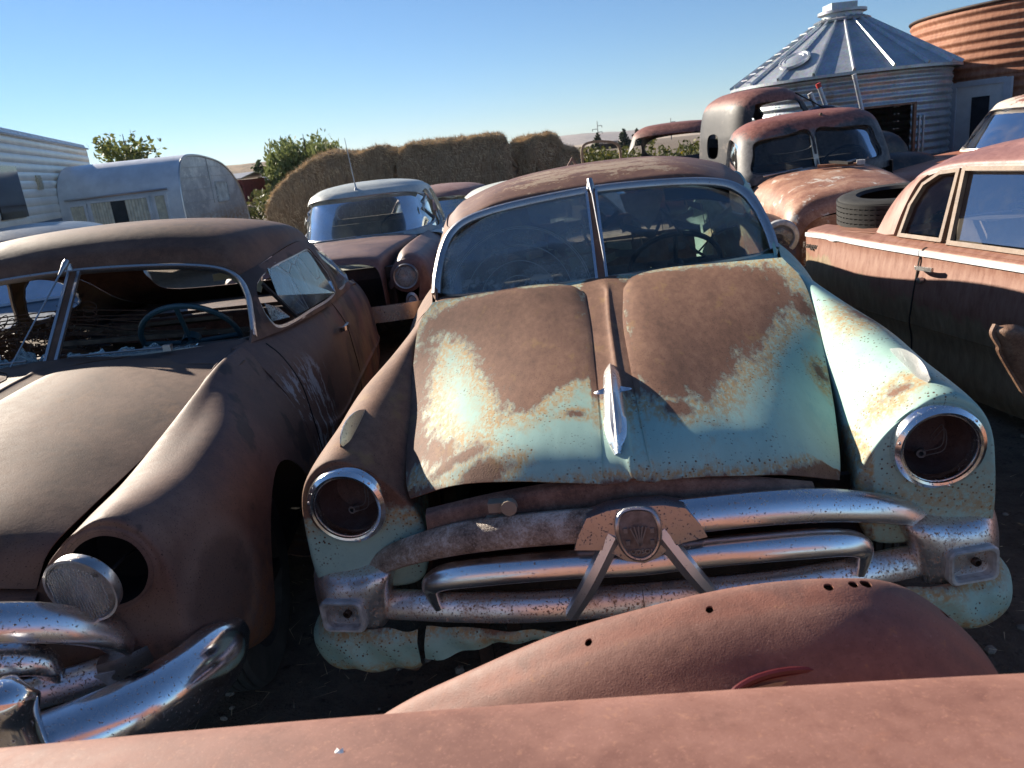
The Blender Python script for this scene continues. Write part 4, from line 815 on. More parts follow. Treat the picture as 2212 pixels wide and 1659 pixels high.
glass_in(T3, g3, ws3, 'y', M_WS3, 'windscreen_glass', lo=-9, hi=2.5)
for s in (-1, 1):
    for p in sw3: glass_in(T3, g3, p, 'x', M_GLASSD, lo=0 if s > 0 else -9, hi=9 if s > 0 else 0)
mk('windscreen_trim', sweepVF(on_surf(g3, ws3, 40, 2.5), circ(.014, 6), 40, up=(0, -1, .4), closed=True, raw=True), M_STEEL, T3)
mk('cabin_floor', [boxVF((0, 2.7, .6), (1.5, 2.2, .05)), boxVF((0, 2.75, .85), (1.3, .18, .5)), boxVF((0, 3.6, .9), (1.3, .2, .5))], M_CLOTH, T3, smooth=False)
sw = frame((.36, 2.12, 1.0), (0, .85, .5)); mk('steering_wheel', tubeVF(xf(sw, [(.2 * math.cos(a), .2 * math.sin(a), 0) for a in np.linspace(0, 2 * math.pi, 33)[:-1]]), .012, 6, 32, closed=True, raw=True), M_DARK, T3)
mk('radio_aerial', [rodVF((-.02, 1.98, 1.47), (-.05, 1.96, 2.02), .007, 8, .003), latheVF([(.03, 0), (.025, .02), (.01, .05), (.006, .09)], 14, frame((-.02, 1.98, 1.455), (0, 0, 1)))], M_STEEL, T3)
mk('wiper', [rodVF((-.5, 1.52, .985), (.0, 1.53, 1.0), .008), rodVF((.5, 1.52, .985), (.05, 1.53, 1.0), .008)], M_STEEL, T3)

# ---- salmon rust pickup facing the camera
M_SALMON = m_rust('salmon_rust', (.22, .10, .065), (.36, .18, .115), (.50, .30, .20), 1.8, rough=.5, bump=.0008, ochre=(.24, .10, .05), och=(.5, .72), bare=((.62, .56, .48), .56, .64, 7))
M_REDROOF = m_rust('red_black_roof', (.20, .065, .045), (.28, .10, .072), (.33, .14, .10), 1.5, rough=.55, bare=((.022, .022, .024), .58, .62, 3.2))
M_BLACKP = m_rust('black_paint', (.012, .012, .014), (.025, .024, .026), (.10, .07, .055), 1.6, rough=.35, bare=((.22, .10, .07), .62, .68, 4))
M_DKRUST = m_rust('dark_fender_rust', (.03, .02, .016), (.075, .045, .034), (.16, .09, .065), 1.6, rough=.4)
def m_cab(name, zb, roof, lower):
    t = NT(name); s = t.sep(); n1 = t.noise(3, 7, .65, dist=.4); n2 = t.noise(26, 6, .68)
    rc = t.ramp(n2, [(.35, roof[0]), (.5, roof[1]), (.66, roof[2])]); lc = t.ramp(t.math('ADD', t.math('MULTIPLY', n1, .6), t.math('MULTIPLY', n2, .4)), [(.42, lower[0]), (.55, lower[1]), (.68, lower[2])])
    k = t.sm(t.math('ADD', s[2], t.math('MULTIPLY', t.math('SUBTRACT', t.math('ADD', n1, t.math('MULTIPLY', n2, .4)), .7), .32)), zb - .03, zb + .03)
    t.bump(n2, .0008); return t.fin(t.mix(k, lc, rc), t.math('MULTIPLY_ADD', n2, .3, .4), 0, .45)
M_REDROOF = m_cab('red_roof_black_pillars', 1.60, [(.17, .06, .045), (.26, .095, .07), (.32, .14, .105)], [(.05, .05, .052), (.15, .145, .145), (.32, .30, .29)])
T4 = thing('pickup_truck', 'salmon and red rusted pickup truck facing the camera with split windscreen', 'truck', pose(-7.5, -2.6, (3.06, 6.36, -.086), 1.9))
hs = []
for y, k, zt, zb in ((.03, .86, .97, .62), (.06, .93, 1.06, .60), (.16, 1.0, 1.13, .58), (.5, 1.0, 1.18, .58), (1.0, 1.04, 1.215, .58), (1.38, 1.1, 1.225, .58)):
    hs.append((y, [(0, zt + .02), (.28 * k, zt + .005), (.46 * k, zt - .04), (.57 * k, zt - .15), (.6 * k, zt - .32), (.6 * k, zb)]))
body(T4, hs, M_SALMON, name='hood')
nf = [[(x * 1.0, .02 + .35 * x * x + (0 if r else 0), z - .1 * abs(x) * (1 if z > .8 else 0)) for x in (-.5, -.4, -.2, 0, .2, .4, .5)] for r, z in enumerate((.985, .9, .8, .7, .55))]
mk('nose_panel', shellVF(grid(nf, 20, 24), .004), M_SALMON, T4)
mk('badge_hole', prismVF([(-.015, .93), (.015, .93), (0, .83)], 'y', .0, .03), M_DARK, T4, smooth=False)
for s in (-1, 1):
    f = [[(s * (.72 + r * math.cos(R(a)) * .62), y, .62 + zz + r * math.sin(R(a)) * .72) for a in (200, 165, 130, 95, 60, 25, -10, -40)] for y, r, zz in ((-.28, .06, .02), (-.2, .24, .03), (-.02, .36, .05), (.3, .42, .07), (.65, .42, .05), (.95, .38, 0), (1.15, .3, -.06))]
    mk('front_fender', shellVF(grid(f, 50, 40), .006, flip=(s > 0)), M_DKRUST, T4)
    mk('lamp_pod', latheVF([(.135, 0), (.135, -.05), (.12, -.14), (.07, -.25), (.001, -.3)], 28, frame((s * .70, -.18, .87), (-.1, -1, 0))), M_DKRUST, T4)
    headlamp(T4, (s * .70, -.18, .87), (-.1, -1, 0), r=.1, bezel=.145, mb=M_ALU)
    tyre(T4, (s * .72, .4, .36), .37, axis=(s, 0, 0))
    side = [[(s * (.70 + .0 * y), y, z) for z in (1.2, .9, .6)] for y in (1.35, 2.4)]
    mk('door', shellVF(grid(side, 10, 10), .01, flip=(s < 0)), M_BLACKP, T4)
g4 = dome([ring(.73, 1.30, 2.42, 1.14, ex=4.5), ring(.725, 1.32, 2.42, 1.24, ex=4.5), ring(.69, 1.43, 2.40, 1.45, ex=4.2), ring(.655, 1.50, 2.36, 1.575, ex=3.6), ring(.60, 1.56, 2.30, 1.64, ex=3.2), ring(.48, 1.66, 2.2, 1.69, ex=3), ring(.25, 1.85, 2.05, 1.715, ex=2.4), ring(.02, 1.94, 1.98, 1.72, ex=2)])
ws4 = [[(-.60, 1.255), (-.58, 1.42), (-.53, 1.545), (-.25, 1.57), (-.025, 1.575), (-.025, 1.235), (-.3, 1.235)], [(.60, 1.255), (.58, 1.42), (.53, 1.545), (.25, 1.57), (.025, 1.575), (.025, 1.235), (.3, 1.235)]]
sw4 = [[(1.56, 1.25), (1.62, 1.45), (1.7, 1.54), (2.15, 1.55), (2.2, 1.26)]]
cab4 = mk('cab', shellVF(g4, .03, closed=True), M_REDROOF, T4, cut=cuts_of(ws4, 'y', .5, 1.9) + cuts_of(sw4, 'x', -2, 2) + cuts_of([[(-.2, 1.34), (-.2, 1.48), (.2, 1.48), (.2, 1.34)]], 'y', 2, 3))
for p in ws4: glass_in(T4, g4, p, 'y', M_GLASSD, 'windscreen_glass', lo=-9, hi=1.8)
glass_in(T4, g4, sw4[0], 'x', M_GLASS, 'door_glass', lo=-9, hi=0)
mk('windscreen_post', sweepVF([(0, 1.30, 1.22), (0, 1.52, 1.59)], [(-.022, -.01), (.022, -.01), (.022, .01), (-.022, .01)], 2, up=(0, -1, .4), raw=True), m_plain('cream_post', (.6, .56, .45), .6), T4, smooth=False)
mk('windscreen_gasket', [sweepVF(on_surf(g4, p, 30, 1.9), circ(.014, 6), 30, up=(0, -1, .4), closed=True, raw=True) for p in ws4], M_BLACKP, T4)
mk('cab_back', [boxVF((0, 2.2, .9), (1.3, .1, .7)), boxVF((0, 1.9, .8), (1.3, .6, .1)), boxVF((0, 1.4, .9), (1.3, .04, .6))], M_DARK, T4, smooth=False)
sw = frame((.33, 1.62, 1.24), (0, .7, .7)); mk('steering_wheel', tubeVF(xf(sw, [(.2 * math.cos(a), .2 * math.sin(a), 0) for a in np.linspace(0, 2 * math.pi, 33)[:-1]]), .012, 6, 32, closed=True, raw=True), M_DARK, T4)
mk('roof_knob', latheVF([(.025, 0), (.02, .03), (.012, .05), (.001, .055)], 12, frame((.12, 1.62, 1.67), (0, -.3, 1))), M_WOOD, T4)
mk('wiper', [rodVF((-.52, 1.27, 1.225), (-.15, 1.285, 1.25), .008), rodVF((.15, 1.28, 1.235), (.35, 1.3, 1.26), .008)], M_STEEL, T4)
w4 = pose(-7.5, -2.6, (3.06, 6.36, -.086), 1.9)
hj = thing('rusty_hinge', 'rusty metal hinge bar lying on the salmon truck hood', 'scrap metal', w4 @ Matrix.Translation((.12, 1.0, 1.245)) @ Matrix.Rotation(R(-15), 4, 'Z') @ Matrix.Rotation(R(4), 4, 'Y'))
mk('bar', [boxVF((0, 0, .012), (.40, .05, .025))], m_rust('hinge_rust', (.14, .05, .02), (.26, .11, .05), (.34, .17, .09), 6), hj, smooth=False); mk('cross_piece', [boxVF((0, .0, .035), (.06, .28, .02), Matrix.Rotation(R(35), 4, 'Z'))], M_DARK, hj, smooth=False); mk('bracket', boxVF((.17, 0, .03), (.07, .06, .04)), M_ALU, hj, smooth=False)

# ------------------------------------------------------------------ red sedan on the right, seen along its flank
M_SED = NT('salmon_flank')
def _sed():
    t = M_SED; s = t.sep(); n1 = t.noise(2.5, 8, .65, dist=.4); n2 = t.noise(18, 7, .68, t.map((1, 1.6, .5))); n3 = t.noise(210, 3)
    red = t.ramp(n2, [(.35, (.215, .095, .064)), (.5, (.285, .14, .098)), (.7, (.34, .19, .135))])
    tan = t.ramp(n2, [(.35, (.21, .15, .09)), (.55, (.30, .22, .135)), (.7, (.36, .275, .18))])
    e = t.math('ADD', t.math('MULTIPLY_ADD', s[2], 3.2, -2.62), t.math('ADD', t.math('MULTIPLY', s[1], -.42), t.math('MULTIPLY', t.math('ADD', n1, t.math('MULTIPLY', n2, .5)), .9)))
    c = t.mix(t.sm(e, -.02, .10), tan, red)
    c = t.mix(t.math('MULTIPLY', t.sm(n1, .55, .72), .5), c, (.30, .15, .10)); c = t.mix(t.math('MULTIPLY', t.sm(n3, .62, .72), .5), c, (.12, .05, .04))
    t.bump(t.math('ADD', n2, t.math('MULTIPLY', n3, .3)), .0006); return t.fin(c, t.math('MULTIPLY_ADD', n2, .3, .32), 0, .5)
M_SED = _sed()
M_SEDR = m_rust('plum_roof', (.16, .075, .065), (.25, .12, .105), (.32, .165, .145), 1.2, rough=.5, ochre=(.34, .20, .13), och=(.6, .75))
M_TAN = m_rust('tan_frame', (.14, .085, .055), (.20, .13, .085), (.26, .18, .12), 3, rough=.6)
M_SCRIPT = m_plain('script_dark', (.10, .08, .07), .5)
T5 = thing('sedan', 'salmon red sixties sedan at right edge with white trim strip and tyre on its boot', 'car', pose(7.8, 0, (2.164 * 1.14, 3.119 * 1.14, -.14 * CAM_H), 0, 1.14))
fl = []
for y, dx, top in ((-1.9, 0, .955), (-.6, 0, .955), (.2, 0, .955), (.64, 0, .955), (1.1, .0, .957), (1.5, .012, .96), (1.72, .03, .955), (1.83, .07, .945)):
    b = 0 if y < 1.6 else .02
    fl.append([(.14 + dx, y, top + .035), (.03 + dx, y, top + .018), (.002 + dx, y, top - .005), (-.002 + dx, y, top - .06), (-.02 + dx + b, y, .78), (-.022 + dx + b, y, .70), (-.004 + dx + b, y, .59), (.0 + dx + b, y, .575), (.02 + dx + b, y, .5), (.03 + dx + b, y, .36), (.07 + dx, y, .27)])
mk('side_panel', shellVF(grid(fl, 80, 50), .004, flip=False), M_SED, T5)
mk('trim_strip', sweepVF([(-.006, -1.8, .945), (-.006, .0, .946), (-.006, .632, .946)], [(-.006, -.012), (.006, -.012), (.006, .012), (-.006, .012)], 10), m_plain('white_trim', (.78, .8, .82), .35), T5, smooth=False)
mk('trim_strip', sweepVF([(-.006, .642, .946), (-.006, 1.1, .948), (.0, 1.35, .952), (.004, 1.42, .944), (.008, 1.5, .95), (.018, 1.66, .945), (.045, 1.79, .938)], [(-.006, -.012), (.006, -.012), (.006, .012), (-.006, .012)], 30), m_plain('white_trim_bent', (.78, .8, .82), .35), T5, smooth=False)
mk('door_gap', sweepVF([(.07, .6, 1.0), (.03, .62, .975), (-.001, .636, .945), (-.021, .645, .78), (-.023, .655, .7), (-.006, .69, .59), (.018, .70, .5), (.028, .70, .36)], [(-.004, -.002), (.004, -.002), (.004, .002), (-.004, .002)], 30, up=(-1, 0, .2)), M_DARK, T5)
mk('door_handle', [sweepVF([(-.02, .61, .878), (-.05, .60, .884), (-.055, .55, .886), (-.045, .49, .886)], [(-.007, -.009), (.007, -.009), (.007, .009), (-.007, .009)], 14), latheVF([(.016, 0), (.014, .02), (.001, .024)], 14, frame((-.02, .595, .82), (-1, 0, 0)))], M_STEEL, T5)
dk = [[(.10, .95, .995), (.5, .98, 1.01), (1.2, .98, 1.01), (1.72, .95, .99)], [(.08, 1.35, .985), (.5, 1.4, .995), (1.2, 1.4, .995), (1.74, 1.35, .98)], [(.07, 1.7, .965), (.5, 1.8, .965), (1.2, 1.8, .965), (1.75, 1.7, .965)], [(.10, 1.84, .92), (.5, 2.0, .90), (1.2, 2.0, .9), (1.72, 1.84, .92)], [(.1, 1.86, .6), (.5, 2.02, .55), (1.2, 2.02, .55), (1.72, 1.86, .6)]]
mk('boot_lid', shellVF(grid(dk, 40, 40), .004), M_SED, T5)
# roof and window frames
rf = [[(.40, -1.2, 1.44), (.9, -1.2, 1.47), (1.4, -1.2, 1.44)], [(.225, -.2, 1.345), (.27, -.2, 1.39), (.42, -.2, 1.435), (.9, -.2, 1.46), (1.4, -.2, 1.43)]]
RW = []
for y, x0, z0, zt, xt in ((-1.0, .225, 1.34, 1.465, .46), (-.2, .222, 1.342, 1.465, .46), (.4, .22, 1.338, 1.455, .46), (.72, .215, 1.325, 1.42, .45), (.93, .205, 1.28, 1.36, .40), (1.02, .19, 1.21, 1.25, .34), (1.09, .15, 1.09, 1.11, .26), (1.13, .10, .99, .995, .2)):
    RW.append([(x0, y, z0), (x0 + .02, y + .01, z0 + .035), ((x0 + xt) / 2, y + .015, z0 * .4 + zt * .6 + .012), (xt, y + .02, zt), (.92, y + .04 if y < .8 else y + .12, zt + .02), (1.5, y, zt - .02), (1.63, y, z0)])
mk('roof', shellVF(grid(RW, 60, 50), .006, flip=True), M_SEDR, T5)
def side_x(z): return .058 + (z - 1.0) * .5
qg = [(.585, 1.02), (.69, 1.305), (.80, 1.29), (.87, 1.24), (.895, 1.15), (.87, 1.02)]
dg_ = [(.50, 1.015), (.63, 1.31), (-.2, 1.315), (-.9, 1.3), (-1.0, 1.02)]
def flat_pane(pl, off, mat, nm):
    V = np.array([(side_x(z) + off, y, z) for y, z in pl]); c = V.mean(0); n = len(V)
    mk(nm, (np.vstack([V, [c]]), [(i, (i + 1) % n, n) for i in range(n)]), mat, T5, fix=False)
M_SGL = m_glass('streaked_side_glass', (.85, .88, .88), .12, (.3, .3, .28), .03, 10, .5, .8, fk=.4)
flat_pane(qg, .012, M_SGL, 'quarter_glass'); flat_pane(dg_, .012, M_SGL, 'door_glass')
def bars(pl, nm, w, mat, off=0, closed=True):
    P = np.array([(side_x(z) + off, y, z) for y, z in pl]); mk(nm, sweepVF(P, [(-w, -.014), (w, -.014), (w, .014), (-w, .014)], len(P) * 6, up=(-1, 0, .45), closed=closed, raw=False), mat, T5, smooth=False)
def loopb(pl, nm, w, mat, off=0, hgt=.012):
    c = np.mean(pl, 0)
    for a, b in zip(pl, pl[1:] + pl[:1]):
        A, B = [np.array((side_x(q[1]) + off, q[0], q[1])) for q in (a, b)]; d = (B - A) / np.linalg.norm(B - A) * w * .9
        mk(nm, sweepVF([A - d, B + d], [(-w, -hgt), (w, -hgt), (w, hgt), (-w, hgt)], 2, up=(-1, 0, .45), raw=True), mat, T5, smooth=False)
loopb([(.575, 1.005), (.68, 1.318), (.80, 1.305), (.885, 1.25), (.91, 1.15), (.885, 1.005)], 'quarter_frame', .010, M_TAN)
loopb([(.51, 1.0), (.64, 1.325), (-.2, 1.33), (-.95, 1.32), (-1.1, 1.0)], 'door_window_frame', .011, M_TAN, -.004)
loopb([(.895, 1.16), (.88, 1.23), (.80, 1.285)], 'window_seal', .006, M_DARK, .012) if 0 else None
mk('rear_pillar', shellVF(grid([[(.10, 1.12, .99), (.085, 1.02, .99), (.07, .925, 1.0)], [(.165, 1.1, 1.12), (.14, 1.03, 1.12), (.125, .935, 1.12)], [(.20, 1.03, 1.22), (.185, .98, 1.23), (.175, .91, 1.24)], [(.208, .93, 1.285), (.205, .9, 1.29), (.2, .86, 1.29)]], 20, 12), .02, flip=False), M_SED, T5)
mk('belt_sill', shellVF(grid([[(.02, y, .975), (.06, y, .995), (.10, y, 1.0)] for y in (-1.5, 0, .6, 1.1)], 20, 8), .006, flip=True), M_SED, T5)
mk('cabin_floor', [boxVF((.9, -.3, .5), (1.5, 2.6, .05)), boxVF((.9, .55, .78), (1.4, .2, .62)), boxVF((.9, -.6, .74), (1.4, .2, .55)), boxVF((.9, .9, .93), (1.4, .4, .03)), boxVF((1.72, 0, .72), (.04, 3.6, .55))], M_CLOTH, T5, smooth=False)
for i in range(6): mk('loose_slat', boxVF((.6 + .03 * i, .1 + .02 * i, 1.08 + .02 * i), (.025, 1.3, .012), None), M_CARD, T5, smooth=False)
text_mesh('fender_script', 'Ranger', .052, Matrix.Translation((-.012, 1.66, .868)) @ Matrix.Rotation(R(5), 4, 'X') @ Matrix.Rotation(R(-90), 4, 'Z') @ Matrix.Rotation(R(90), 4, 'X') @ Matrix.Shear('XZ', 4, (.3, 0)) if 0 else Matrix.Translation((.008, 1.67, .865)) @ Matrix.Rotation(R(-84), 4, 'Z') @ Matrix.Rotation(R(90), 4, 'X'), M_SCRIPT, T5, .004)
tyre(T5, (.14, 1.35, .32), .32, axis=(-1, 0, 0))
sp = thing('spare_tyre', 'bare black tyre lying flat on the boot of the salmon sedan', 'tyre', pose(7.8, 0, (2.164 * 1.14, 3.119 * 1.14, -.14 * CAM_H), 0, 1.14) @ Matrix.Translation((.46, 1.50, 1.085)) @ Matrix.Rotation(R(3), 4, 'X') @ Matrix.Rotation(R(-4), 4, 'Y'))
r, h = .33, .085
pf = [(.2, -h * .8), (.22, -h), (.285, -h * 1.02), (.318, -h * .88)]
for i in range(5):
    a, b = -.84 + 1.68 * i / 5, -.84 + 1.68 * (i + 1) / 5; pf += [(r, h * (a + .02)), (r, h * (b - .06)), (r - .009, h * (b - .05)), (r - .009, h * b)]
pf += [(.318, h * .88), (.285, h * 1.02), (.22, h), (.2, h * .8)]
mk('casing', latheVF(pf, 64), M_RUBBER, sp)
for i in range(4):
    zz = h * (-.84 + 1.68 * (i + 1) / 5) - .006
    blk = [boxVF((0, 0, 0), (.006, .020, .009), Matrix.Rotation(2 * math.pi * k / 60, 4, 'Z') @ Matrix.Translation((r - .003, 0, zz)) @ Matrix.Rotation(R(25), 4, 'X')) for k in range(60)]
    o = mk('tread_row', blk, M_RUBBER, sp, smooth=False); o['kind'] = 'stuff'
mk('inner_liner', latheVF([(.2, -h * .8), (.3, -h * .5), (.305, 0), (.3, h * .5), (.2, h * .8)], 48), M_DARK, sp)

# ------------------------------------------------------------------ foreground: wing and bonnet edge of a rusty red car
M_FG = m_rust('foreground_red_rust', (.195, .088, .066), (.255, .122, .092), (.30, .15, .116), 1.6, rough=.66, bump=.0003, ochre=(.36, .15, .09), och=(.6, .8), spec=.35, speck=.66, freck=(.40, .20, .13))
def m_wing():
    t = NT('foreground_wing_rust'); s = t.sep(); n1 = t.noise(5, 8, .65, dist=.5); n2 = t.noise(40, 6, .68); n3 = t.noise(330, 3)
    c = t.ramp(t.math('ADD', t.math('MULTIPLY', n1, .5), t.math('MULTIPLY', n2, .5)), [(.34, (.165, .074, .054)), (.5, (.23, .11, .082)), (.66, (.28, .145, .11))])
    band = t.math('SUBTRACT', s[1], t.math('MULTIPLY_ADD', s[0], -.12, 1.068))     # line of the missing moulding
    k = t.math('MULTIPLY', t.sm(t.math('ADD', t.math('ABSOLUTE', band), t.math('MULTIPLY', n2, .02)), .036, .02), t.sm(n1, .32, .55))
    c = t.mix(t.math('MULTIPLY', k, .5), c, (.34, .13, .085)); c = t.mix(t.math('MULTIPLY', t.sm(n2, .6, .72), .6), c, (.36, .17, .08))
    c = t.mix(t.math('MULTIPLY', t.sm(n1, .58, .7), .5), c, (.10, .06, .055)); c = t.mix(t.math('MULTIPLY', t.sm(n3, .6, .7), .5), c, (.09, .045, .035))
    c = t.mix(t.math('MULTIPLY', t.sm(t.noise(120, 4, .7), .6, .75), .5), c, (.42, .26, .21)); c = t.mix(t.math('MULTIPLY', t.sm(t.noise(3, 6, .7, t.map((1, 5, 5))), .55, .75), .35), c, (.40, .22, .17))
    t.bump(t.math('ADD', n2, t.math('MULTIPLY', n3, .6)), .0007); return t.fin(c, t.math('MULTIPLY_ADD', n2, .25, .52), 0, .4)
T6 = thing('rusted_car', 'rust-red car body in the foreground, bonnet edge and bulging fender with trim holes', 'car')
CT = np.array([(-.40, 1.185, .60), (-.255, 1.159, .70), (-.137, 1.129, .77), (.028, 1.10, .85), (.181, 1.076, .90), (.327, 1.061, .93), (.466, 1.042, .94), (.58, 1.049, .91), (.684, 1.053, .82), (.744, 1.064, .72), (.775, 1.07, .55)])
far = CT + np.array([(0.02, .05, -.12)] * len(CT)); far2 = CT + np.array([(.02, .07, -.3)] * len(CT))
nr1 = CT * [1, 1, 1] + [0, -.05, -.018]; nr1b = CT + [-.005, -.11, -.06]; nr2 = CT + [-.01, -.17, -.135]; nr3 = CT + [0, -.2, -.3]
hole = lambda x, y, rr=.0075: latheVF([(.0001, -1), (rr, -1), (rr, 1), (.0001, 1)], 16, Matrix.Translation((x, y, .9)))
wing = mk('front_wing', shellVF(grid(np.stack([far2, far, CT + [0, .016, -.012], nr1, nr1b, nr2, nr3], 1), 100, 60), .0025, flip=True), m_wing(), T6, cut=[hole(.079, 1.058, .0062), hole(.270, 1.036, .0062), hole(.452, 1.026), hole(.492, 1.030), hole(.513, 1.033, .009), hole(.645, 1.04)])
hb = [[(x, y + .03 * 0, z - .022 * (x) ** 2) for x in (-1.4, -.9, -.4, 0, .4, .9, 1.4)] for y, z in ((.775, .80), (.772, .95), (.766, .985), (.745, 1.0), (.70, 1.008), (.60, 1.017), (.4, 1.02))]
hb = np.array(hb); hb[..., 1] -= .049 * hb[..., 0]
mk('bonnet_panel', shellVF(grid(hb, 40, 60), .003, flip=True), M_FG, T6)
mk('lamp_ring', sweepVF([(.357 + .10 * math.cos(a), .905 + .028 * math.sin(a), .832 + .032 * math.sin(a)) for a in np.linspace(0, 2 * math.pi, 41)[:-1]], circ(.006, 8), 40, closed=True, raw=True), m_plain('dark_red_paint', (.11, .016, .02), .4), T6)
mk('lamp_ring_inner', latheVF([(.10, 0), (.06, -.004), (.001, -.006)], 24, frame((.357, .905, .832), (0, -.75, .65)) @ Matrix.Diagonal((1, .3, 1, 1))), m_plain('ring_dirt', (.4, .28, .17), .9), T6)
fk = thing('paper_scrap', 'small white torn paper scrap on the foreground hood', 'paper')
P = np.array([(-.239, .694, 1.0105), (-.234, .702, 1.013), (-.230, .697, 1.012), (-.227, .700, 1.014), (-.225, .690, 1.0105)]); mk('torn_sheet', (np.vstack([P, [P.mean(0) + [0, 0, .002]]]), [(i, (i + 1) % 5, 5) for i in range(5)]), m_plain('white_paper', (.8, .8, .78), .8), fk, smooth=False, fix=False)
# bent scrap at the right edge
M_SCRAPM = m_rust('scrap_rust', (.09, .045, .028), (.17, .09, .055), (.26, .16, .10), 4, bump=.002)
T7 = thing('scrap_panel', 'bent rusty sheet metal scrap poking in at the right edge', 'scrap metal')
q = np.array([[(1.325, 2.0, 1.04), (1.36, 1.98, 1.045), (1.42, 1.97, 1.03), (1.6, 1.95, 1.03)], [(1.318, 1.99, 1.025), (1.34, 1.96, 1.03), (1.42, 1.95, 1.012), (1.6, 1.94, 1.01)], [(1.334, 1.99, .99), (1.36, 1.96, .99), (1.45, 1.96, .96), (1.62, 1.95, .96)], [(1.345, 2.0, .955), (1.38, 1.97, .94), (1.48, 1.97, .9), (1.65, 1.96, .9)], [(1.44, 2.0, .80), (1.48, 1.98, .78), (1.56, 1.98, .74), (1.7, 1.97, .72)]])
mk('folded_sheet', shellVF(grid(q, 40, 24), .004), M_SCRAPM, T7); mk('flange', sweepVF([(1.322, 2.0, 1.045), (1.312, 1.995, 1.02), (1.33, 1.99, .985), (1.345, 2.0, .955), (1.44, 2.0, .80), (1.52, 2.0, .66)], [(-.004, -.006), (.004, -.006), (.004, .006), (-.004, .006)], 30, up=(0, -1, 0)), M_SCRAPM, T7)

# ------------------------------------------------------------------ galvanised grain bin with open doorway
def m_galv(name, base=(.42, .45, .48), rust=None):
    t = NT(name); n1 = t.noise(3, 6, .6); n2 = t.noise(40, 5, .7, t.map((1, 1, .3))); v = t.vor(30, out='Color')
    c = t.mix(t.sm(t.math('ADD', t.math('MULTIPLY', n1, .5), t.math('MULTIPLY', n2, .5)), .3, .7), mul(base, .72), mul(base, 1.2))
    c = t.mix(.18, c, t.mix(1.0, v, base, 'MULTIPLY'))
    if rust: c = t.mix(t.math('MULTIPLY', t.sm(t.noise(4, 8, .7, t.map((1, 1, .35))), .56, .7), .8), c, rust)
    return t.fin(c, t.math('MULTIPLY_ADD', n2, .25, .32), .55, .5)
M_GALV = m_galv('galvanised_steel', rust=(.26, .2, .16)); M_GALVR = m_galv('galvanised_roof', (.5, .54, .58))
SX, SY, SR = 5.75, 13.0, 1.57
T8 = thing('grain_bin', 'galvanised grey corrugated grain bin with ribbed conical roof and open doorway', 'silo', Matrix.Translation((SX, SY, 0)))
zz = np.linspace(0, 2.24, 170); prof = [(SR + .013 * math.sin(2 * math.pi * z / .107), z) for z in zz]
prof = prof + [(r - .012, z) for r, z in prof[::-1]] + [prof[0]]
dcen = np.array((5.62 - SX, 11.37 - SY)); da = math.atan2(dcen[1], dcen[0])
Md = Matrix.Rotation(da, 4, 'Z')      # local x points out through the doorway
door = xf(Md, boxVF((SR, 0, .85), (.8, .94, 1.72))[0]), boxVF((0, 0, 0), (1, 1, 1))[1]
mk('wall', latheVF(prof, 120), M_GALV, T8, cut=[door], ang=60)
mk('light_block_disc', latheVF([(.001, 2.2), (SR - .03, 2.2), (SR - .03, 2.215), (.001, 2.215)], 60), M_UNDER, T8)  # added disc, keeps light from the eave gap off the inner wall
mk('lining', latheVF([(SR - .04, 0), (SR - .04, 2.2)], 48), M_DARK, T8, cut=[]) if 0 else None
mk('door_frame', [(xf(Md, boxVF((SR + .005, s * .485, .86), (.06, .035, 1.74))[0]), boxVF((0, 0, 0), (1, 1, 1))[1]) for s in (-1, 1)] + [(xf(Md, boxVF((SR + .005, 0, 1.725), (.06, 1.005, .03))[0]), boxVF((0, 0, 0), (1, 1, 1))[1])], m_rust('frame_rust', (.06, .035, .025), (.13, .075, .05), (.2, .13, .09), 4), T8, smooth=False)
for sy in (.56, .62): mk('hinge_strip', (xf(Md, boxVF((SR + .0, sy, .8), (.04, .02, 1.5))[0]), boxVF((0, 0, 0), (1, 1, 1))[1]), M_GALV, T8, smooth=False)
# roof: sheets between raised ribs
NR = 20; r0, z0, r1, z1 = 1.69, 2.235, .30, 3.09
for k in range(NR):
    a0, a1 = 2 * math.pi * k / NR, 2 * math.pi * (k + 1) / NR
    G = np.array([[(r * math.cos(a), r * math.sin(a), z0 + (z1 - z0) * u - (.03 * math.sin(math.pi * q)) * (1 - u)) for q, a in zip(np.linspace(0, 1, 7), np.linspace(a0, a1, 7))] for u, r in ((0, r0), (.02, r0 + (r1 - r0) * .02), (.5, (r0 + r1) / 2), (1, r1))])
    mk('roof_sheet', shellVF(G, .004), M_GALVR, T8)
    rib = [np.array((r0 * 1.005 * math.cos(a0), r0 * 1.005 * math.sin(a0), z0 + .008)), np.array((r1 * math.cos(a0), r1 * math.sin(a0), z1 + .008))]
    mk('roof_rib', sweepVF(rib, [(-.022, -.012), (.022, -.012), (.012, .034), (-.012, .034)], 2, raw=True), M_GALVR, T8, smooth=False)
mk('eave_ring', sweepVF([(r0 * math.cos(a), r0 * math.sin(a), z0 - .022) for a in np.linspace(0, 2 * math.pi, 81)[:-1]], [(-.01, -.02), (.01, -.02), (.01, .02), (-.01, .02)], 80, closed=True, raw=True), M_GALV, T8)
mk('collar', latheVF([(.40, 3.05), (.42, 3.08), (.38, 3.10), (.30, 3.10), (.30, 3.17), (.36, 3.18), (.36, 3.22), (.001, 3.23)], 36), M_GALV, T8)
mk('cap_box', boxVF((-.06, -.05, 3.27), (.40, .34, .10)), M_GALV, T8, smooth=False)
ah = R(216); hm = frame((1.28 * math.cos(ah), 1.28 * math.sin(ah), z0 + (z1 - z0) * (r0 - 1.28) / (r0 - r1) + .02), (math.cos(ah) * .49, math.sin(ah) * .49, .87))
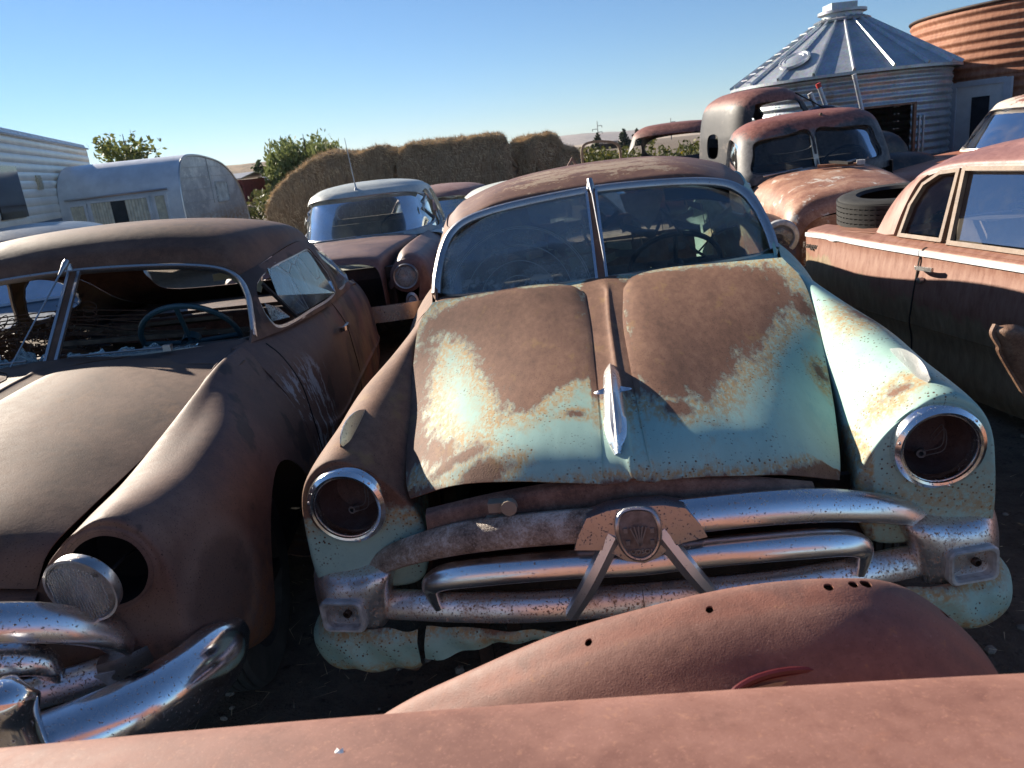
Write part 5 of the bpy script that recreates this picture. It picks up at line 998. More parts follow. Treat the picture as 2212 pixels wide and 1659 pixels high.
mk('roof_hatch', latheVF([(.23, -.01), (.23, .03), (.20, .035), (.19, .025), (.14, .04), (.13, .03), (.06, .045), (.001, .045)], 32, hm), M_GALVR, T8)
for k in range(9):
    u = .06 + .1 * k; r = r0 + (r1 - r0) * u; a = R(186); c = Vector((r * math.cos(a), r * math.sin(a), z0 + (z1 - z0) * u + .05))
    mk('ladder_rung', boxVF((0, 0, 0), (.025, .22, .014), Matrix.Translation(c) @ Matrix.Rotation(a, 4, 'Z')), M_GALV, T8, smooth=False)
b = []
for ang in (R(-86), R(-40), R(-150)):
    for i in range(22):
        for d in (-.03, .03):
            a = ang + d / SR; b.append(latheVF([(.009, 0), (.007, .012), (.001, .014)], 6, frame(((SR + .014) * math.cos(a), (SR + .014) * math.sin(a), .1 + i * .1), (math.cos(a), math.sin(a), 0))))
o = mk('seam_bolts', b, M_ALU, T8); o['kind'] = 'stuff'
T8b = thing('gas_cylinder', 'pale blue gas cylinder with orange collar inside the grain bin doorway', 'gas cylinder', Matrix.Translation((SX + .30, SY - .85, -.12)))
mk('tank', latheVF([(.001, 0), (.18, .0), (.19, .05), (.19, 1.12), (.17, 1.2), (.1, 1.26), (.001, 1.27)], 28), m_plain('tank_blue', (.16, .2, .24), .5), T8b)
mk('collar_band', latheVF([(.135, 1.2), (.14, 1.21), (.14, 1.32), (.13, 1.33)], 24), m_plain('tank_orange', (.25, .09, .05), .5), T8b); mk('valve_guard', [boxVF((0, 0, 1.4), (.18, .14, .03)), boxVF((-.08, 0, 1.36), (.02, .14, .1)), boxVF((.08, 0, 1.36), (.02, .14, .1))], M_ALU, T8b, smooth=False)
# rusty bin behind
M_RBIN = NT('orange_rust_bin')
def _rb():
    t = M_RBIN; n1 = t.noise(1.2, 7, .6); n2 = t.noise(16, 7, .7, t.map((1, 1, .25)))
    c = t.ramp(t.math('ADD', t.math('MULTIPLY', n1, .4), t.math('MULTIPLY', n2, .6)), [(.34, (.20, .075, .04)), (.5, (.32, .135, .075)), (.66, (.42, .22, .135))]); t.bump(n2, .003); return t.fin(c, .7, 0, .35)
M_RBIN = _rb()
BX, BY, BR = 9.55, 13.4, 2.2
T9 = thing('grain_bin', 'orange rusted corrugated grain bin with white door, at the top right corner', 'silo', Matrix.Translation((BX, BY, 0)))
for i, (za, zb) in enumerate(((0, 1.0), (1.0, 2.0), (2.0, 3.02))):
    zz = np.linspace(za, zb + .02, 90); rr = BR + .004 * (3 - i); p = [(rr + .016 * math.sin(2 * math.pi * (z - za) / .132), z) for z in zz]
    mk('wall_ring', latheVF(p + [(r - .012, z) for r, z in p[::-1]] + [p[0]], 110), M_RBIN, T9, ang=60)
mk('top_rim', sweepVF([((BR + .02) * math.cos(a), (BR + .02) * math.sin(a), 3.035) for a in np.linspace(0, 2 * math.pi, 91)[:-1]], circ(.022, 8), 90, closed=True, raw=True), M_UNDER, T9)
mk('lap_strip', [(lambda a: boxVF((0, 0, 2.52), (.012, .16, 1.0), Matrix.Rotation(a, 4, 'Z') @ Matrix.Translation((BR + .018, 0, 0))))(R(-122))], m_rust('strip_rust', (.28, .15, .09), (.36, .22, .15), (.45, .3, .2), 4), T9, smooth=False)
o = mk('strip_bolts', [latheVF([(.014, 0), (.012, .012), (.001, .016)], 6, frame(((BR + .022) * math.cos(R(-122) + d), (BR + .022) * math.sin(R(-122) + d), 2.08 + .1 * i), (math.cos(R(-122)), math.sin(R(-122)), 0))) for i in range(10) for d in (-.022, .022)], M_UNDER, T9); o['kind'] = 'stuff'
wd = R(-150); Mw = Matrix.Translation((BR * math.cos(wd) + .05 * math.cos(wd), BR * math.sin(wd) + .05 * math.sin(wd), 0)) @ Matrix.Rotation(wd + R(90), 4, 'Z')
M_WHITE = m_plain('white_door', (.55, .57, .58), .5, 0, .08); M_BLIND = m_plain('door_pane', (.02, .02, .025), .2)
dr = mk('door', [boxVF((0, -.02, .98), (.70, .04, 1.84), Mw)], M_WHITE, T9, smooth=False)
mk('door_casing', [boxVF((s * .40, -.03, .98), (.10, .07, 1.96), Mw) for s in (-1, 1)] + [boxVF((0, -.03, 1.93), (.70, .07, .08), Mw)], m_plain('casing_grey', (.42, .45, .5), .5, 0, .1), dr, smooth=False); mk('door_window', boxVF((.02, -.045, 1.35), (.26, .02, .75), Mw), M_BLIND, dr, smooth=False)

# ------------------------------------------------------------------ other old vehicles at the back
def simple_car(name, label, M, mat, roofmat, glass, s=1.0, wins=True, nose=None):
    T = thing(name, label, 'car', M)
    body(T, [(-.1, [(0, .7), (.5, .68), (.72, .6), (.75, .5), (.76, .4)]), (.05, [(0, .86), (.5, .85), (.8, .78), (.86, .6), (.86, .35)]), (.8, [(0, .95), (.5, .94), (.82, .88), (.9, .65), (.9, .32)]), (1.6, [(0, .98), (.5, .97), (.84, .93), (.92, .65), (.92, .3)]), (3.6, [(0, .97), (.5, .96), (.84, .93), (.92, .65), (.92, .3)]), (4.4, [(0, .92), (.5, .91), (.82, .86), (.9, .65), (.9, .32)]), (4.75, [(0, .7), (.5, .68), (.74, .6), (.78, .5), (.8, .4)])], nose or mat, name='body')
    g = dome([ring(.80, 1.35, 4.0, .90), ring(.78, 1.42, 3.95, .99), ring(.70, 1.72, 3.7, 1.25), ring(.63, 1.9, 3.5, 1.40), ring(.56, 2.02, 3.38, 1.455), ring(.4, 2.25, 3.2, 1.50, ex=2.6), ring(.15, 2.6, 2.9, 1.525, ex=2.2), ring(.02, 2.74, 2.78, 1.53, ex=2)], 44, 56)
    ws = [(-.68, 1.0), (-.57, 1.38), (.57, 1.38), (.68, 1.0)]; ws = [(-.68, 1.0), (-.64, 1.2), (-.56, 1.375), (0, 1.39), (.56, 1.375), (.64, 1.2), (.68, 1.0), (0, .99)]
    sw = [[(1.95, 1.0), (2.02, 1.2), (2.15, 1.36), (2.58, 1.37), (2.62, 1.0)], [(2.7, 1.0), (2.7, 1.37), (3.1, 1.35), (3.35, 1.15), (3.4, 1.0)]]
    mk('cabin', shellVF(g, .03, closed=True), roofmat, T, cut=cuts_of([ws], 'y', .5, 2.3) + cuts_of([ws], 'y', 3.0, 5) + cuts_of(sw, 'x', -2, 2))
    glass_in(T, g, ws, 'y', glass, 'windscreen_glass', lo=-9, hi=2.4); glass_in(T, g, ws, 'y', glass, 'rear_glass', lo=3, hi=9)
    for q in (-1, 1):
        for p in sw: glass_in(T, g, p, 'x', glass, lo=0 if q > 0 else -9, hi=9 if q > 0 else 0)
        tyre(T, (q * .76, .75, .33), .33, axis=(q, 0, 0)); tyre(T, (q * .76, 3.7, .33), .33, axis=(q, 0, 0))
        headlamp(T, (q * .68, -.04, .66), (0, -1, 0), mb=M_STEEL)
    mk('dash', [boxVF((0, 1.9, .93), (1.4, .3, .1)), boxVF((0, 2.5, .9), (1.3, .15, .5)), boxVF((0, 3.4, .9), (1.3, .15, .45))], M_CLOTH, T, smooth=False)
    mk('windscreen_trim', sweepVF(on_surf(g, ws, 36, 2.5), circ(.016, 6), 36, up=(0, -1, .4), closed=True, raw=True), M_STEEL, T)
    return T
M_NAVY = m_rust('dusty_navy', (.03, .045, .065), (.05, .075, .10), (.11, .14, .17), 2, rough=.35, bump=.0003)
simple_car('vintage_car', 'dusty dark blue car, only its roof showing behind the brown coupe at left', pose(24, 0, (-3.2, 4.9, -.12)), M_NAVY, M_NAVY, M_GLASSD)
M_BLUEC = m_plain('faded_blue', (.10, .17, .25), .5); simple_car('vintage_car', 'small faded blue car with red roof top, behind the pale roofed sedan', pose(-14, 0, (-1.42, 10.2, -.30)), M_BLUEC, m_rust('blue_red_roof', (.2, .1, .09), (.26, .15, .13), (.3, .2, .18), 2), m_glass('greenish_glass', (.7, .76, .6), .7, (.45, .48, .32), .1, 2, .3, .7))
M_CREAM = m_rust('cream_paint', (.42, .44, .40), (.55, .57, .50), (.62, .62, .54), 2, rough=.5, bump=.0004, ochre=(.30, .15, .08)); simple_car('vintage_car', 'cream white car just visible over the teal sedan roof', pose(-75, 0, (-2.05, 8.5, -.22)), M_CREAM, M_CREAM, M_GLASSD)
# orange and white hardtop
M_ORNG = m_rust('orange_flank', (.36, .12, .07), (.46, .18, .11), (.52, .25, .17), 1.6, rough=.4, bump=.0005); M_WROOF = m_rust('white_peeling_roof', (.52, .45, .36), (.66, .60, .50), (.72, .68, .6), 1.4, rough=.5, bump=.0005, bare=((.32, .12, .08), .53, .58, 3))
TO = simple_car('vintage_car', 'orange car with peeling white roof in front of the grain bins at right', pose(-60, 0, (4.85, 8.6, .0), 0, 1.1), M_ORNG, M_WROOF, M_GLASS)
mk('marker_lamp', boxVF((-.93, .35, .68), (.02, .22, .06)), m_plain('amber_lens', (.6, .4, .18), .4), TO, smooth=False)
# two stripped truck cabs
def old_cab(name, label, M, mat, roofmat, oval=True, dz=.0):
    T = thing(name, label, 'truck', M)
    g = dome([ring(.72, 1.28, 2.42, .55, ex=4), ring(.74, 1.28, 2.44, .8, ex=4), ring(.73, 1.30, 2.44, 1.14, ex=4), ring(.71, 1.36, 2.43, 1.28, ex=4), ring(.67, 1.50, 2.40, 1.5, ex=3.8), ring(.64, 1.56, 2.36, 1.60, ex=3.4), ring(.58, 1.62, 2.30, 1.655, ex=3), ring(.46, 1.7, 2.2, 1.70, ex=2.8), ring(.22, 1.88, 2.04, 1.72, ex=2.3), ring(.02, 1.94, 1.98, 1.722, ex=2)], 70, 70)
    c = cuts_of([[(1.52, 1.22), (1.64, 1.46), (1.72, 1.555), (2.15, 1.56), (2.22, 1.5), (2.22, 1.22)]], 'x', -2, 2) + cuts_of([[(-.6, 1.26), (-.56, 1.46), (-.5, 1.56), (0, 1.58), (.5, 1.56), (.56, 1.46), (.6, 1.26)]], 'y', .5, 1.9)
    c += cuts_of([[(-.14, 1.0), (-.14, 1.24), (.14, 1.24), (.14, 1.0)] if oval else [(-.52, 1.25), (-.5, 1.52), (.5, 1.52), (.52, 1.25)]], 'y', 2.1, 3)
    mk('cab', shellVF(g, .025, closed=True), roofmat, T, cut=c)
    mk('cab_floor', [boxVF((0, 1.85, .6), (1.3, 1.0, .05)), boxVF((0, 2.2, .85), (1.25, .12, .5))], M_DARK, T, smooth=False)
    hs = [(y, [(0, zt), (.25, zt - .02), (.42, zt - .12), (.46, zt - .35), (.46, .55)]) for y, zt in ((.1, 1.0), (.25, 1.1), (.8, 1.17), (1.32, 1.2))]
    body(T, hs, mat, name='hood', nu=24, nv=30)
    for s in (-1, 1):
        f = [[(s * (.66 + r * math.cos(R(a)) * .6), y, .55 + r * math.sin(R(a)) * .7) for a in (190, 140, 95, 50, 10, -30)] for y, r in ((-.2, .08), (0, .34), (.4, .42), (.8, .38), (1.1, .28))]
        mk('front_fender', shellVF(grid(f, 24, 20), .006, flip=(s > 0)), mat, T); tyre(T, (s * .68, .4, .34), .35, axis=(s, 0, 0))
        mk('frame_rail', boxVF((s * .4, 2.6, .5), (.07, 3.4, .14)), M_UNDER, T, smooth=False)
    return T
M_CABROOF = m_cab('rust_roof_black_cab', 1.56, [(.15, .06, .045), (.22, .09, .07), (.30, .14, .105)], [(.016, .016, .018), (.035, .034, .036), (.16, .13, .11)])
old_cab('truck_cab', 'tall stripped black and rust truck cab with small rear window, beside the grain bin', pose(97, 0, (5.25, 10.25, .32)), M_BLACKP, M_CABROOF)
TC = old_cab('truck_cab', 'lower rusty truck cab with open door standing left of the tall cab', pose(-28, 0, (2.08, 10.9, .08)), M_SALMON, M_CABROOF, False)
mk('open_door', [sweepVF([(-.74, 1.36, 1.15), (-.98, 1.2, 1.17), (-1.22, 1.06, 1.17), (-1.26, 1.05, 1.45), (-1.2, 1.1, 1.56), (-.98, 1.22, 1.57), (-.78, 1.34, 1.5), (-.74, 1.36, 1.3)], [(-.018, -.03), (.018, -.03), (.018, .03), (-.018, .03)], 60, up=(.45, -.9, 0), closed=True), boxVF((0, 0, .85), (.56, .04, .6), Matrix.Translation((-1.0, 1.2, 0)) @ Matrix.Rotation(R(31), 4, 'Z'))], m_rust('tan_door', (.16, .11, .07), (.24, .17, .11), (.3, .22, .15), 2), TC, smooth=False)
# leaning pipes and the tarp roll
def pipe(label, a, b, r, tip=None):
    T = thing('leaning_pipe', label, 'pipe'); a, b = np.array(a, float), np.array(b, float); d = (b - a) / np.linalg.norm(b - a)
    mk('shaft', sweepVF([a - d * .9, b], circ(r, 12), 2, up=(.2, .9, .1), raw=True), M_GALV, T); mk('end_cap', latheVF([(r * 1.12, -.05), (r * 1.12, .0), (.001, .004)], 12, frame(b, d)), tip or M_ALU, T)
pipe('short leaning metal pipe nearest the truck cab', (4.05, 9.6, 1.60), (3.88, 9.6, 1.94), .028)
pipe('leaning metal pipe with a red cap', (4.15, 9.6, 1.58), (3.975, 9.6, 2.04), .026, m_plain('red_cap', (.5, .04, .03), .5))
pipe('tallest thin leaning pipe beside the bin doorway', (4.56, 9.6, 1.50), (4.405, 9.6, 2.10), .024)
tp = thing('tarp_roll', 'dark blue tarp bundle behind the salmon truck roof', 'tarp'); tg = dome([[(3.95 + .02 * math.cos(a), 9.3 + .02 * math.sin(a), 1.42) for a in np.linspace(0, 6.28, 21)[:-1]]] + [[(3.95 + (w * (1 + .12 * math.sin(3 * a + z * 9))) * math.cos(a), 9.3 + .25 * math.sin(a), z + .03 * math.sin(2 * a)) for a in np.linspace(0, 6.28, 21)[:-1]] for z, w in ((1.44, .3), (1.54, .38), (1.66, .33), (1.74, .18))] + [[(3.95 + .02 * math.cos(a), 9.3 + .02 * math.sin(a), 1.765) for a in np.linspace(0, 6.28, 21)[:-1]]], 30, 40)
mk('sheet', shellVF(tg, .01, closed=True), m_plain('tarp_blue', (.018, .025, .05), .35), tp); mk('cord', tubeVF([(3.55, 9.2, 1.95), (3.8, 9.05, 1.76), (4.0, 9.03, 1.6), (4.05, 9.05, 1.45)], .008, 6, 16), M_DARK, tp)

# ------------------------------------------------------------------ motorhome and travel trailer
def siding(name, A, B, z0, z1, mat, par, pitch=.115, amp=.012, bulge=0, n=2):
    A, B = np.array(A, float), np.array(B, float); d = (B - A) / np.linalg.norm(B - A); nx, ny = d[1], -d[0]; P = []
    for z in np.arange(z0, z1, pitch / 6):
        k = amp * abs(math.sin(math.pi * (z - z0) / pitch)) ** .6
        P.append([(A[0] + (B[0] - A[0]) * u + nx * k, A[1] + (B[1] - A[1]) * u + ny * k, z) for u in np.linspace(0, 1, n)])
    return mk(name, shellVF(np.array(P), .01, flip=False), mat, par, ang=50)
M_CRM = m_plain('cream_siding', (.74, .72, .65), .35, 0, .12, 2, .0, .5)
T10 = thing('motorhome', 'cream ribbed motorhome at far left with roof air conditioner', 'motorhome')
A, B = np.array((-6.15, 9.2)), np.array((-8.7, 17.7)); dd = (B - A) / np.linalg.norm(B - A); nn_ = np.array((dd[1], -dd[0]))
siding('side_wall', (*A,), (*B,), 1.05, 2.62, M_CRM, T10, .13, .018)
sq = lambda u, off, z: (*(A + dd * u + nn_ * off), z)
mk('lower_wall', shellVF(np.array([[sq(0, .01, z), sq(8.9, .01, z)] for z in (.45, .8, 1.06)]), .02), m_plain('blue_stripe', (.06, .10, .15), .4), T10)
for z, w in ((1.2, .03), (1.30, .05)): mk('stripe', shellVF(np.array([[sq(0, .022, z - w / 2), sq(8.9, .022, z - w / 2)], [sq(0, .022, z + w / 2), sq(8.9, .022, z + w / 2)]]), .004), m_plain('stripe_blue_%d' % int(z * 10), (.08, .13, .2), .4), T10)
mk('roof', shellVF(np.array([[sq(0, .03, 2.60), sq(8.7, .03, 2.60)], [sq(0, .0, 2.68), sq(8.8, 0, 2.68)], [sq(0, -1.2, 2.78), sq(8.9, -1.2, 2.74)], [sq(0, -2.3, 2.66), sq(8.9, -2.3, 2.66)]]), .03), m_plain('white_roof', (.7, .7, .68), .5), T10)
mk('end_wall', shellVF(np.array([[sq(8.9, 0, z), sq(9.05, -.3, z), sq(9.1, -1.2, z), sq(8.9, -2.3, z)] for z in (.45, 1.5, 2.66)]), .03), M_CRM, T10)
mk('drip_rail', sweepVF([sq(0, .04, 2.63), sq(8.95, .04, 2.63)], circ(.02, 6), 2, raw=True), M_STEEL, T10)
q0 = np.array(sq(4.15, -.9, 2.86)); mk('air_conditioner', boxVF((0, 0, 0), (.75, 1.0, .2), Matrix.Translation(q0) @ Matrix.Rotation(math.atan2(dd[1], dd[0]) - math.pi / 2, 4, 'Z')), M_WHITE, T10, smooth=False)
Mr = lambda u, z: Matrix.Translation(sq(u, .03, z)) @ Matrix.Rotation(math.atan2(dd[1], dd[0]) - math.pi / 2, 4, 'Z')
mk('vent', [boxVF((0, 0, 0), (.03, .30, .22), Mr(4.0, 1.93))] + [boxVF((.02, 0, k), (.02, .24, .018), Mr(4.0, 1.93)) for k in (-.06, -.02, .02, .06)], m_plain('vent_tan', (.45, .40, .28), .5), T10, smooth=False)
mk('side_window', [boxVF((0, 0, 0), (.04, 1.3, .72), Mr(2.15, 1.80))], m_plain('rv_window', (.02, .022, .025), .12), T10, smooth=False)
T11 = thing('travel_trailer', 'small silver aluminium travel trailer with rounded ends and curtained windows', 'trailer')
M_ALUT = m_plain('trailer_aluminium', (.66, .68, .70), .38, .25, .12, 4)
def m_end():
    t = NT('weathered_end'); n = t.noise(1.6, 6, .65, dist=.6); w = t.noise(7, 6, .7, t.map((1, 1, 2)))
    c = t.mix(t.sm(n, .4, .62), (.42, .43, .44), (.68, .68, .66)); c = t.mix(t.math('MULTIPLY', t.sm(w, .52, .66), .7), c, (.8, .78, .72)); s = t.sep(); c = t.mix(t.math('MULTIPLY', t.sm(s[2], 1.3, .9), t.sm(w, .35, .6)), c, (.34, .22, .13)); return t.fin(c, .4, .3)
HP = [(14.0, .5), (13.98, 1.1), (14.0, 1.55), (14.1, 1.88), (14.35, 2.1), (14.8, 2.17), (15.6, 2.13), (16.5, 1.98), (17.2, 1.6), (17.5, 1.1), (17.55, .5)]
hp = cr(HP, 70); X0, X1 = -7.55, -5.42
mk('skin', shellVF(np.array([[(x, y, z) for y, z in hp] for x in np.linspace(X0, X1, 6)]), .02, flip=True), M_ALUT, T11)
for x, s in ((X1, 1), (X0, -1)):
    c = np.array((x, 15.7, 1.0)); V = np.array([(x, y, z) for y, z in hp]); n = len(V)
    mk('end_panel', (np.vstack([V, [c]]), [(i, i + 1, n) for i in range(n - 1)] + [(n - 1, 0, n)]), m_end(), T11, smooth=False)
    mk('edge_trim', sweepVF(V, circ(.022, 6), n, up=(1, 0, 0), raw=True), M_STEEL, T11)
for k, zz in enumerate((.9, 1.12, 1.34, 1.56, 1.78, 1.96)):
    yy = [y for y, z in hp if z > zz]; mk('end_seam', boxVF((X1 + .006, (min(yy) + max(yy)) / 2, zz), (.012, max(yy) - min(yy), .008)), M_ALU, T11, smooth=False)
mk('end_seam', boxVF((X1 + .007, 15.55, 1.7), (.012, .012, .86)), M_ALU, T11, smooth=False)
M_CURT = m_plain('curtain_cloth', (.62, .58, .46), .9, 0, .2, 12); M_TWIN = m_plain('trailer_pane', (.03, .035, .04), .15)
def twin(x0, x1, z0, z1, cur):
    f = mk('window', [boxVF(((x0 + x1) / 2, 13.95, z), (x1 - x0 + .06, .05, .035)) for z in (z0, z1)] + [boxVF((x, 13.95, (z0 + z1) / 2), (.04, .052, z1 - z0)) for x in (x0, x1)], M_ALUT, T11, smooth=False)
    mk('pane', boxVF(((x0 + x1) / 2, 13.965, (z0 + z1) / 2), (x1 - x0, .01, z1 - z0)), M_TWIN, f, smooth=False)
    for a, b in cur:
        xs = np.linspace(a, b, 40); G = np.array([[(x, 13.952 - .006 * math.sin(q * 1.1), z) for q, x in enumerate(xs)] for z in np.linspace(z0 + .02, z1 - .02, 6)]); mk('curtain', shellVF(G, .003), M_CURT, f)
twin(-7.38, -7.10, .95, 1.50, [(-7.37, -7.11)]); twin(-7.02, -5.99, .95, 1.53, [(-7.0, -6.66), (-6.4, -6.02)]); twin(-5.89, -5.68, .95, 1.54, [(-5.88, -5.69)])
mk('awning_rail', sweepVF([(-7.42, 13.93, 1.60), (-6.5, 13.93, 1.615), (-5.62, 13.93, 1.63)], circ(.022, 6), 10), M_STEEL, T11)
ew = mk('end_window', [boxVF((X1 + .015, 16.1, z), (.04, .66, .03)) for z in (1.28, 1.66)] + [boxVF((X1 + .015, y, 1.47), (.042, .03, .38)) for y in (15.77, 16.43)], M_ALU, T11, smooth=False); mk('pane', boxVF((X1 + .014, 16.1, 1.47), (.01, .64, .37)), m_plain('pale_pane', (.55, .6, .58), .15), ew, smooth=False)
for y in (15.4, 16.1): tyre(T11, (X1 - .12, y, .33), .33, axis=(1, 0, 0))
# rusty fender and brace poking up behind the teal sedan's roof
TF = thing('loose_fender', 'loose rust red fender with a bent brace behind the teal sedan roof', 'car part', Matrix.Translation((.83, 9.0, 0)))
mk('fender_skin', shellVF(grid([[(-.30 + .5 * u, .25 * v, 1.0 + .38 * math.sin(math.pi * min(max(u, .02), .98)) ** .6 - .12 * v * v) for v in (-1, -.5, 0, .5, 1)] for u in (0, .15, .35, .6, .85, 1)], 24, 16), .01), m_rust('fender_red', (.28, .12, .09), (.38, .18, .14), (.45, .24, .19), 2), TF)
mk('brace', [sweepVF([(-.02, -.1, 1.3), (.10, -.1, 1.49), (.22, -.1, 1.3)], [(-.02, -.012), (.02, -.012), (.02, .012), (-.02, .012)], 3, up=(0, -1, 0), raw=True)], M_SALMON, TF, smooth=False)

# ------------------------------------------------------------------ straw stacks
def m_hay():
    t = NT('weathered_straw'); v = t.map((9, 9, 1.2)); n = t.noise(4, 8, .7, v); n2 = t.noise(14, 6, .75, t.map((3, 3, .6))); n3 = t.noise(1.3, 5)
    c = t.ramp(t.math('ADD', t.math('MULTIPLY', n, .55), t.math('MULTIPLY', n2, .45)), [(.34, (.17, .115, .07)), (.5, (.34, .245, .155)), (.66, (.52, .40, .26))]); c = t.mix(t.math('MULTIPLY', t.sm(n3, .5, .68), .35), c, (.30, .17, .08))
    t.bump(t.math('ADD', n, n2), .05); return t.fin(c, .95, 0, .15)
M_HAY = m_hay()
def fbm(P, sc, seed):
    r = np.random.default_rng(seed); o = 0; a = 1
    for k in range(4):
        w = r.normal(size=(3, 3)) * sc; ph = r.uniform(0, 6.28, 3); o = o + a * np.sin(P @ w.T + ph).sum(-1) / 3; sc *= 2.1; a *= .55
    return o
def hay(label, x0, x1, top, y0=20, dep=2.4, seed=1, tilt=0):
    T = thing('straw_stack', label, 'straw stack', None, 'weathered straw stacks')
    nx = 90; rows = []
    for i in range(nx):
        u = i / (nx - 1); x = x0 + (x1 - x0) * u; tp = np.interp(u, [p[0] for p in top], [p[1] for p in top])
        e = 1 - .0 * abs(2 * u - 1) ** 8
        prof = [(y0 - .05, 0), (y0 - .08, .4 * tp), (y0 - .08, .75 * tp), (y0 - .02, .93 * tp), (y0 + .12, tp), (y0 + dep * .5, tp * 1.02), (y0 + dep - .2, tp * .96), (y0 + dep, tp * .6), (y0 + dep, 0)]
        rows.append([(x, y0 + (y - y0 - dep / 2) * e + dep / 2, z) for y, z in prof])
    G = grid(rows, 110, 90)
    n = np.cross(np.gradient(G, axis=0), np.gradient(G, axis=1)); n /= np.linalg.norm(n, axis=2, keepdims=True) + 1e-9
    G = G - n * (.045 * fbm(G * [1.2, 1.2, .5], 2.6, seed) + .04 * fbm(G * [1.5, 1.5, .35], 9, seed + 5))[..., None]
    caps = []
    for k in (0, -1):
        loop = G[k]; c = loop.mean(0); caps.append(np.stack([loop + (c - loop) * f + np.array([(-.18 if k == 0 else .18) * math.sin(f * 1.5), 0, 0]) + np.random.default_rng(seed + k).normal(0, .03, loop.shape) * (0 if f == 0 else 1) for f in (0, .25, .5, .75, .99)]))
    mk('pile', [surfVF(G)] + [surfVF(c) for c in caps], M_HAY, T, ang=80)
    V, F = [], []; r = np.random.default_rng(seed + 9)
    for k in range(14000):
        i, j = r.integers(0, 110), r.integers(0, 74) if r.random() < .55 else r.integers(38, 62); p = G[i, j]; d = r.normal(0, 1, 3) * [.5, .5, .4] + [0, -.2, -.75 if G[i, j, 2] < .85 * np.interp(i / 109, [q[0] for q in top], [q[1] for q in top]) else .1]; d /= np.linalg.norm(d); l = r.uniform(.04, .15); w = np.array([.0045, 0, .0045]) * r.uniform(.6, 1.6)
        p = p + [0, -.015, 0]; V += [p - w, p + w, p + d * l]; F.append((3 * k, 3 * k + 1, 3 * k + 2))
    V += []; o = mk('loose_straw', (np.array(V), F), M_STRAW, T, fix=False, smooth=False); o['kind'] = 'stuff'
M_STRAW = m_plain('straw', (.55, .42, .26), .8, 0, .35, 3)
hay('long straw stack behind the pale roofed sedan, sagging to the left', -5.75, -1.9, [(0, .8), (.05, 1.15), (.12, 1.42), (.2, 1.65), (.34, 1.92), (.5, 2.06), (.66, 1.98), (.8, 2.10), (.92, 1.95), (1, 1.6)], seed=1)
hay('tall rounded straw stack, middle of the three', -2.25, .55, [(0, 1.75), (.04, 1.95), (.12, 2.06), (.5, 2.05), (.9, 2.08), (.97, 2.0), (1, 1.7)], y0=19.6, seed=2)
hay('small ragged straw stack at the right end of the row', .55, 2.3, [(0, 1.6), (.08, 1.85), (.35, 1.95), (.6, 1.98), (.72, 1.9), (.8, 1.6), (1, 1.5)], y0=20.3, seed=3)

# ------------------------------------------------------------------ trees, hedges
def m_leaf(name, a, b, c=None):
    t = NT(name); n = t.noise(.9, 3); n2 = t.noise(9, 3); col = t.mix(t.sm(t.math('ADD', t.math('MULTIPLY', n, .6), t.math('MULTIPLY', n2, .4)), .35, .65), a, b)
    if c: col = t.mix(t.sm(n2, .58, .7), col, c)
    s = t.b.inputs; t.fin(col, .6, 0, .3); t.b.inputs['Subsurface Weight'].default_value = 0
    tr = t.n('ShaderNodeBsdfTranslucent'); t.set(tr.inputs[0], col); m = t.n('ShaderNodeMixShader'); m.inputs[0].default_value = .3; t.set(m.inputs[1], t.b.outputs[0]); t.set(m.inputs[2], tr.outputs[0]); t.set(t.out.inputs[0], m.outputs[0]); return t.m
def leaves(cl, per, size, seed, droop=0, sq=(1, 1, 1)):
    r = np.random.default_rng(seed); V, F = [], []
    for c in cl:
        c = np.array(c); rad = c[3]; n = int(per * (rad ** 2) / 1.0) + 8
        d = r.normal(size=(n, 3)); d /= np.linalg.norm(d, axis=1, keepdims=True); p = c[:3] + d * (rad * r.random((n, 1)) ** .45) * sq
        p[:, 2] -= droop * r.random(n) ** 2
        a = r.normal(size=(n, 3)); a /= np.linalg.norm(a, axis=1, keepdims=True)
        if droop: a = a * .8 + [0, 0, -.8]
        b = np.cross(a, r.normal(size=(n, 3))); b /= np.linalg.norm(b, axis=1, keepdims=True) + 1e-9; s = size * r.uniform(.6, 1.4, (n, 1)); o = len(V) * 4
        V.append(np.stack([p - a * s, p + b * s * .5, p + a * s, p - b * s * .5], 1).reshape(-1, 3))
    V = np.concatenate(V); n = len(V) // 4; return V, [tuple(range(4 * i, 4 * i + 4)) for i in range(n)]
M_BARK = m_plain('bark', (.09, .065, .045), .9, 0, .3, 20)
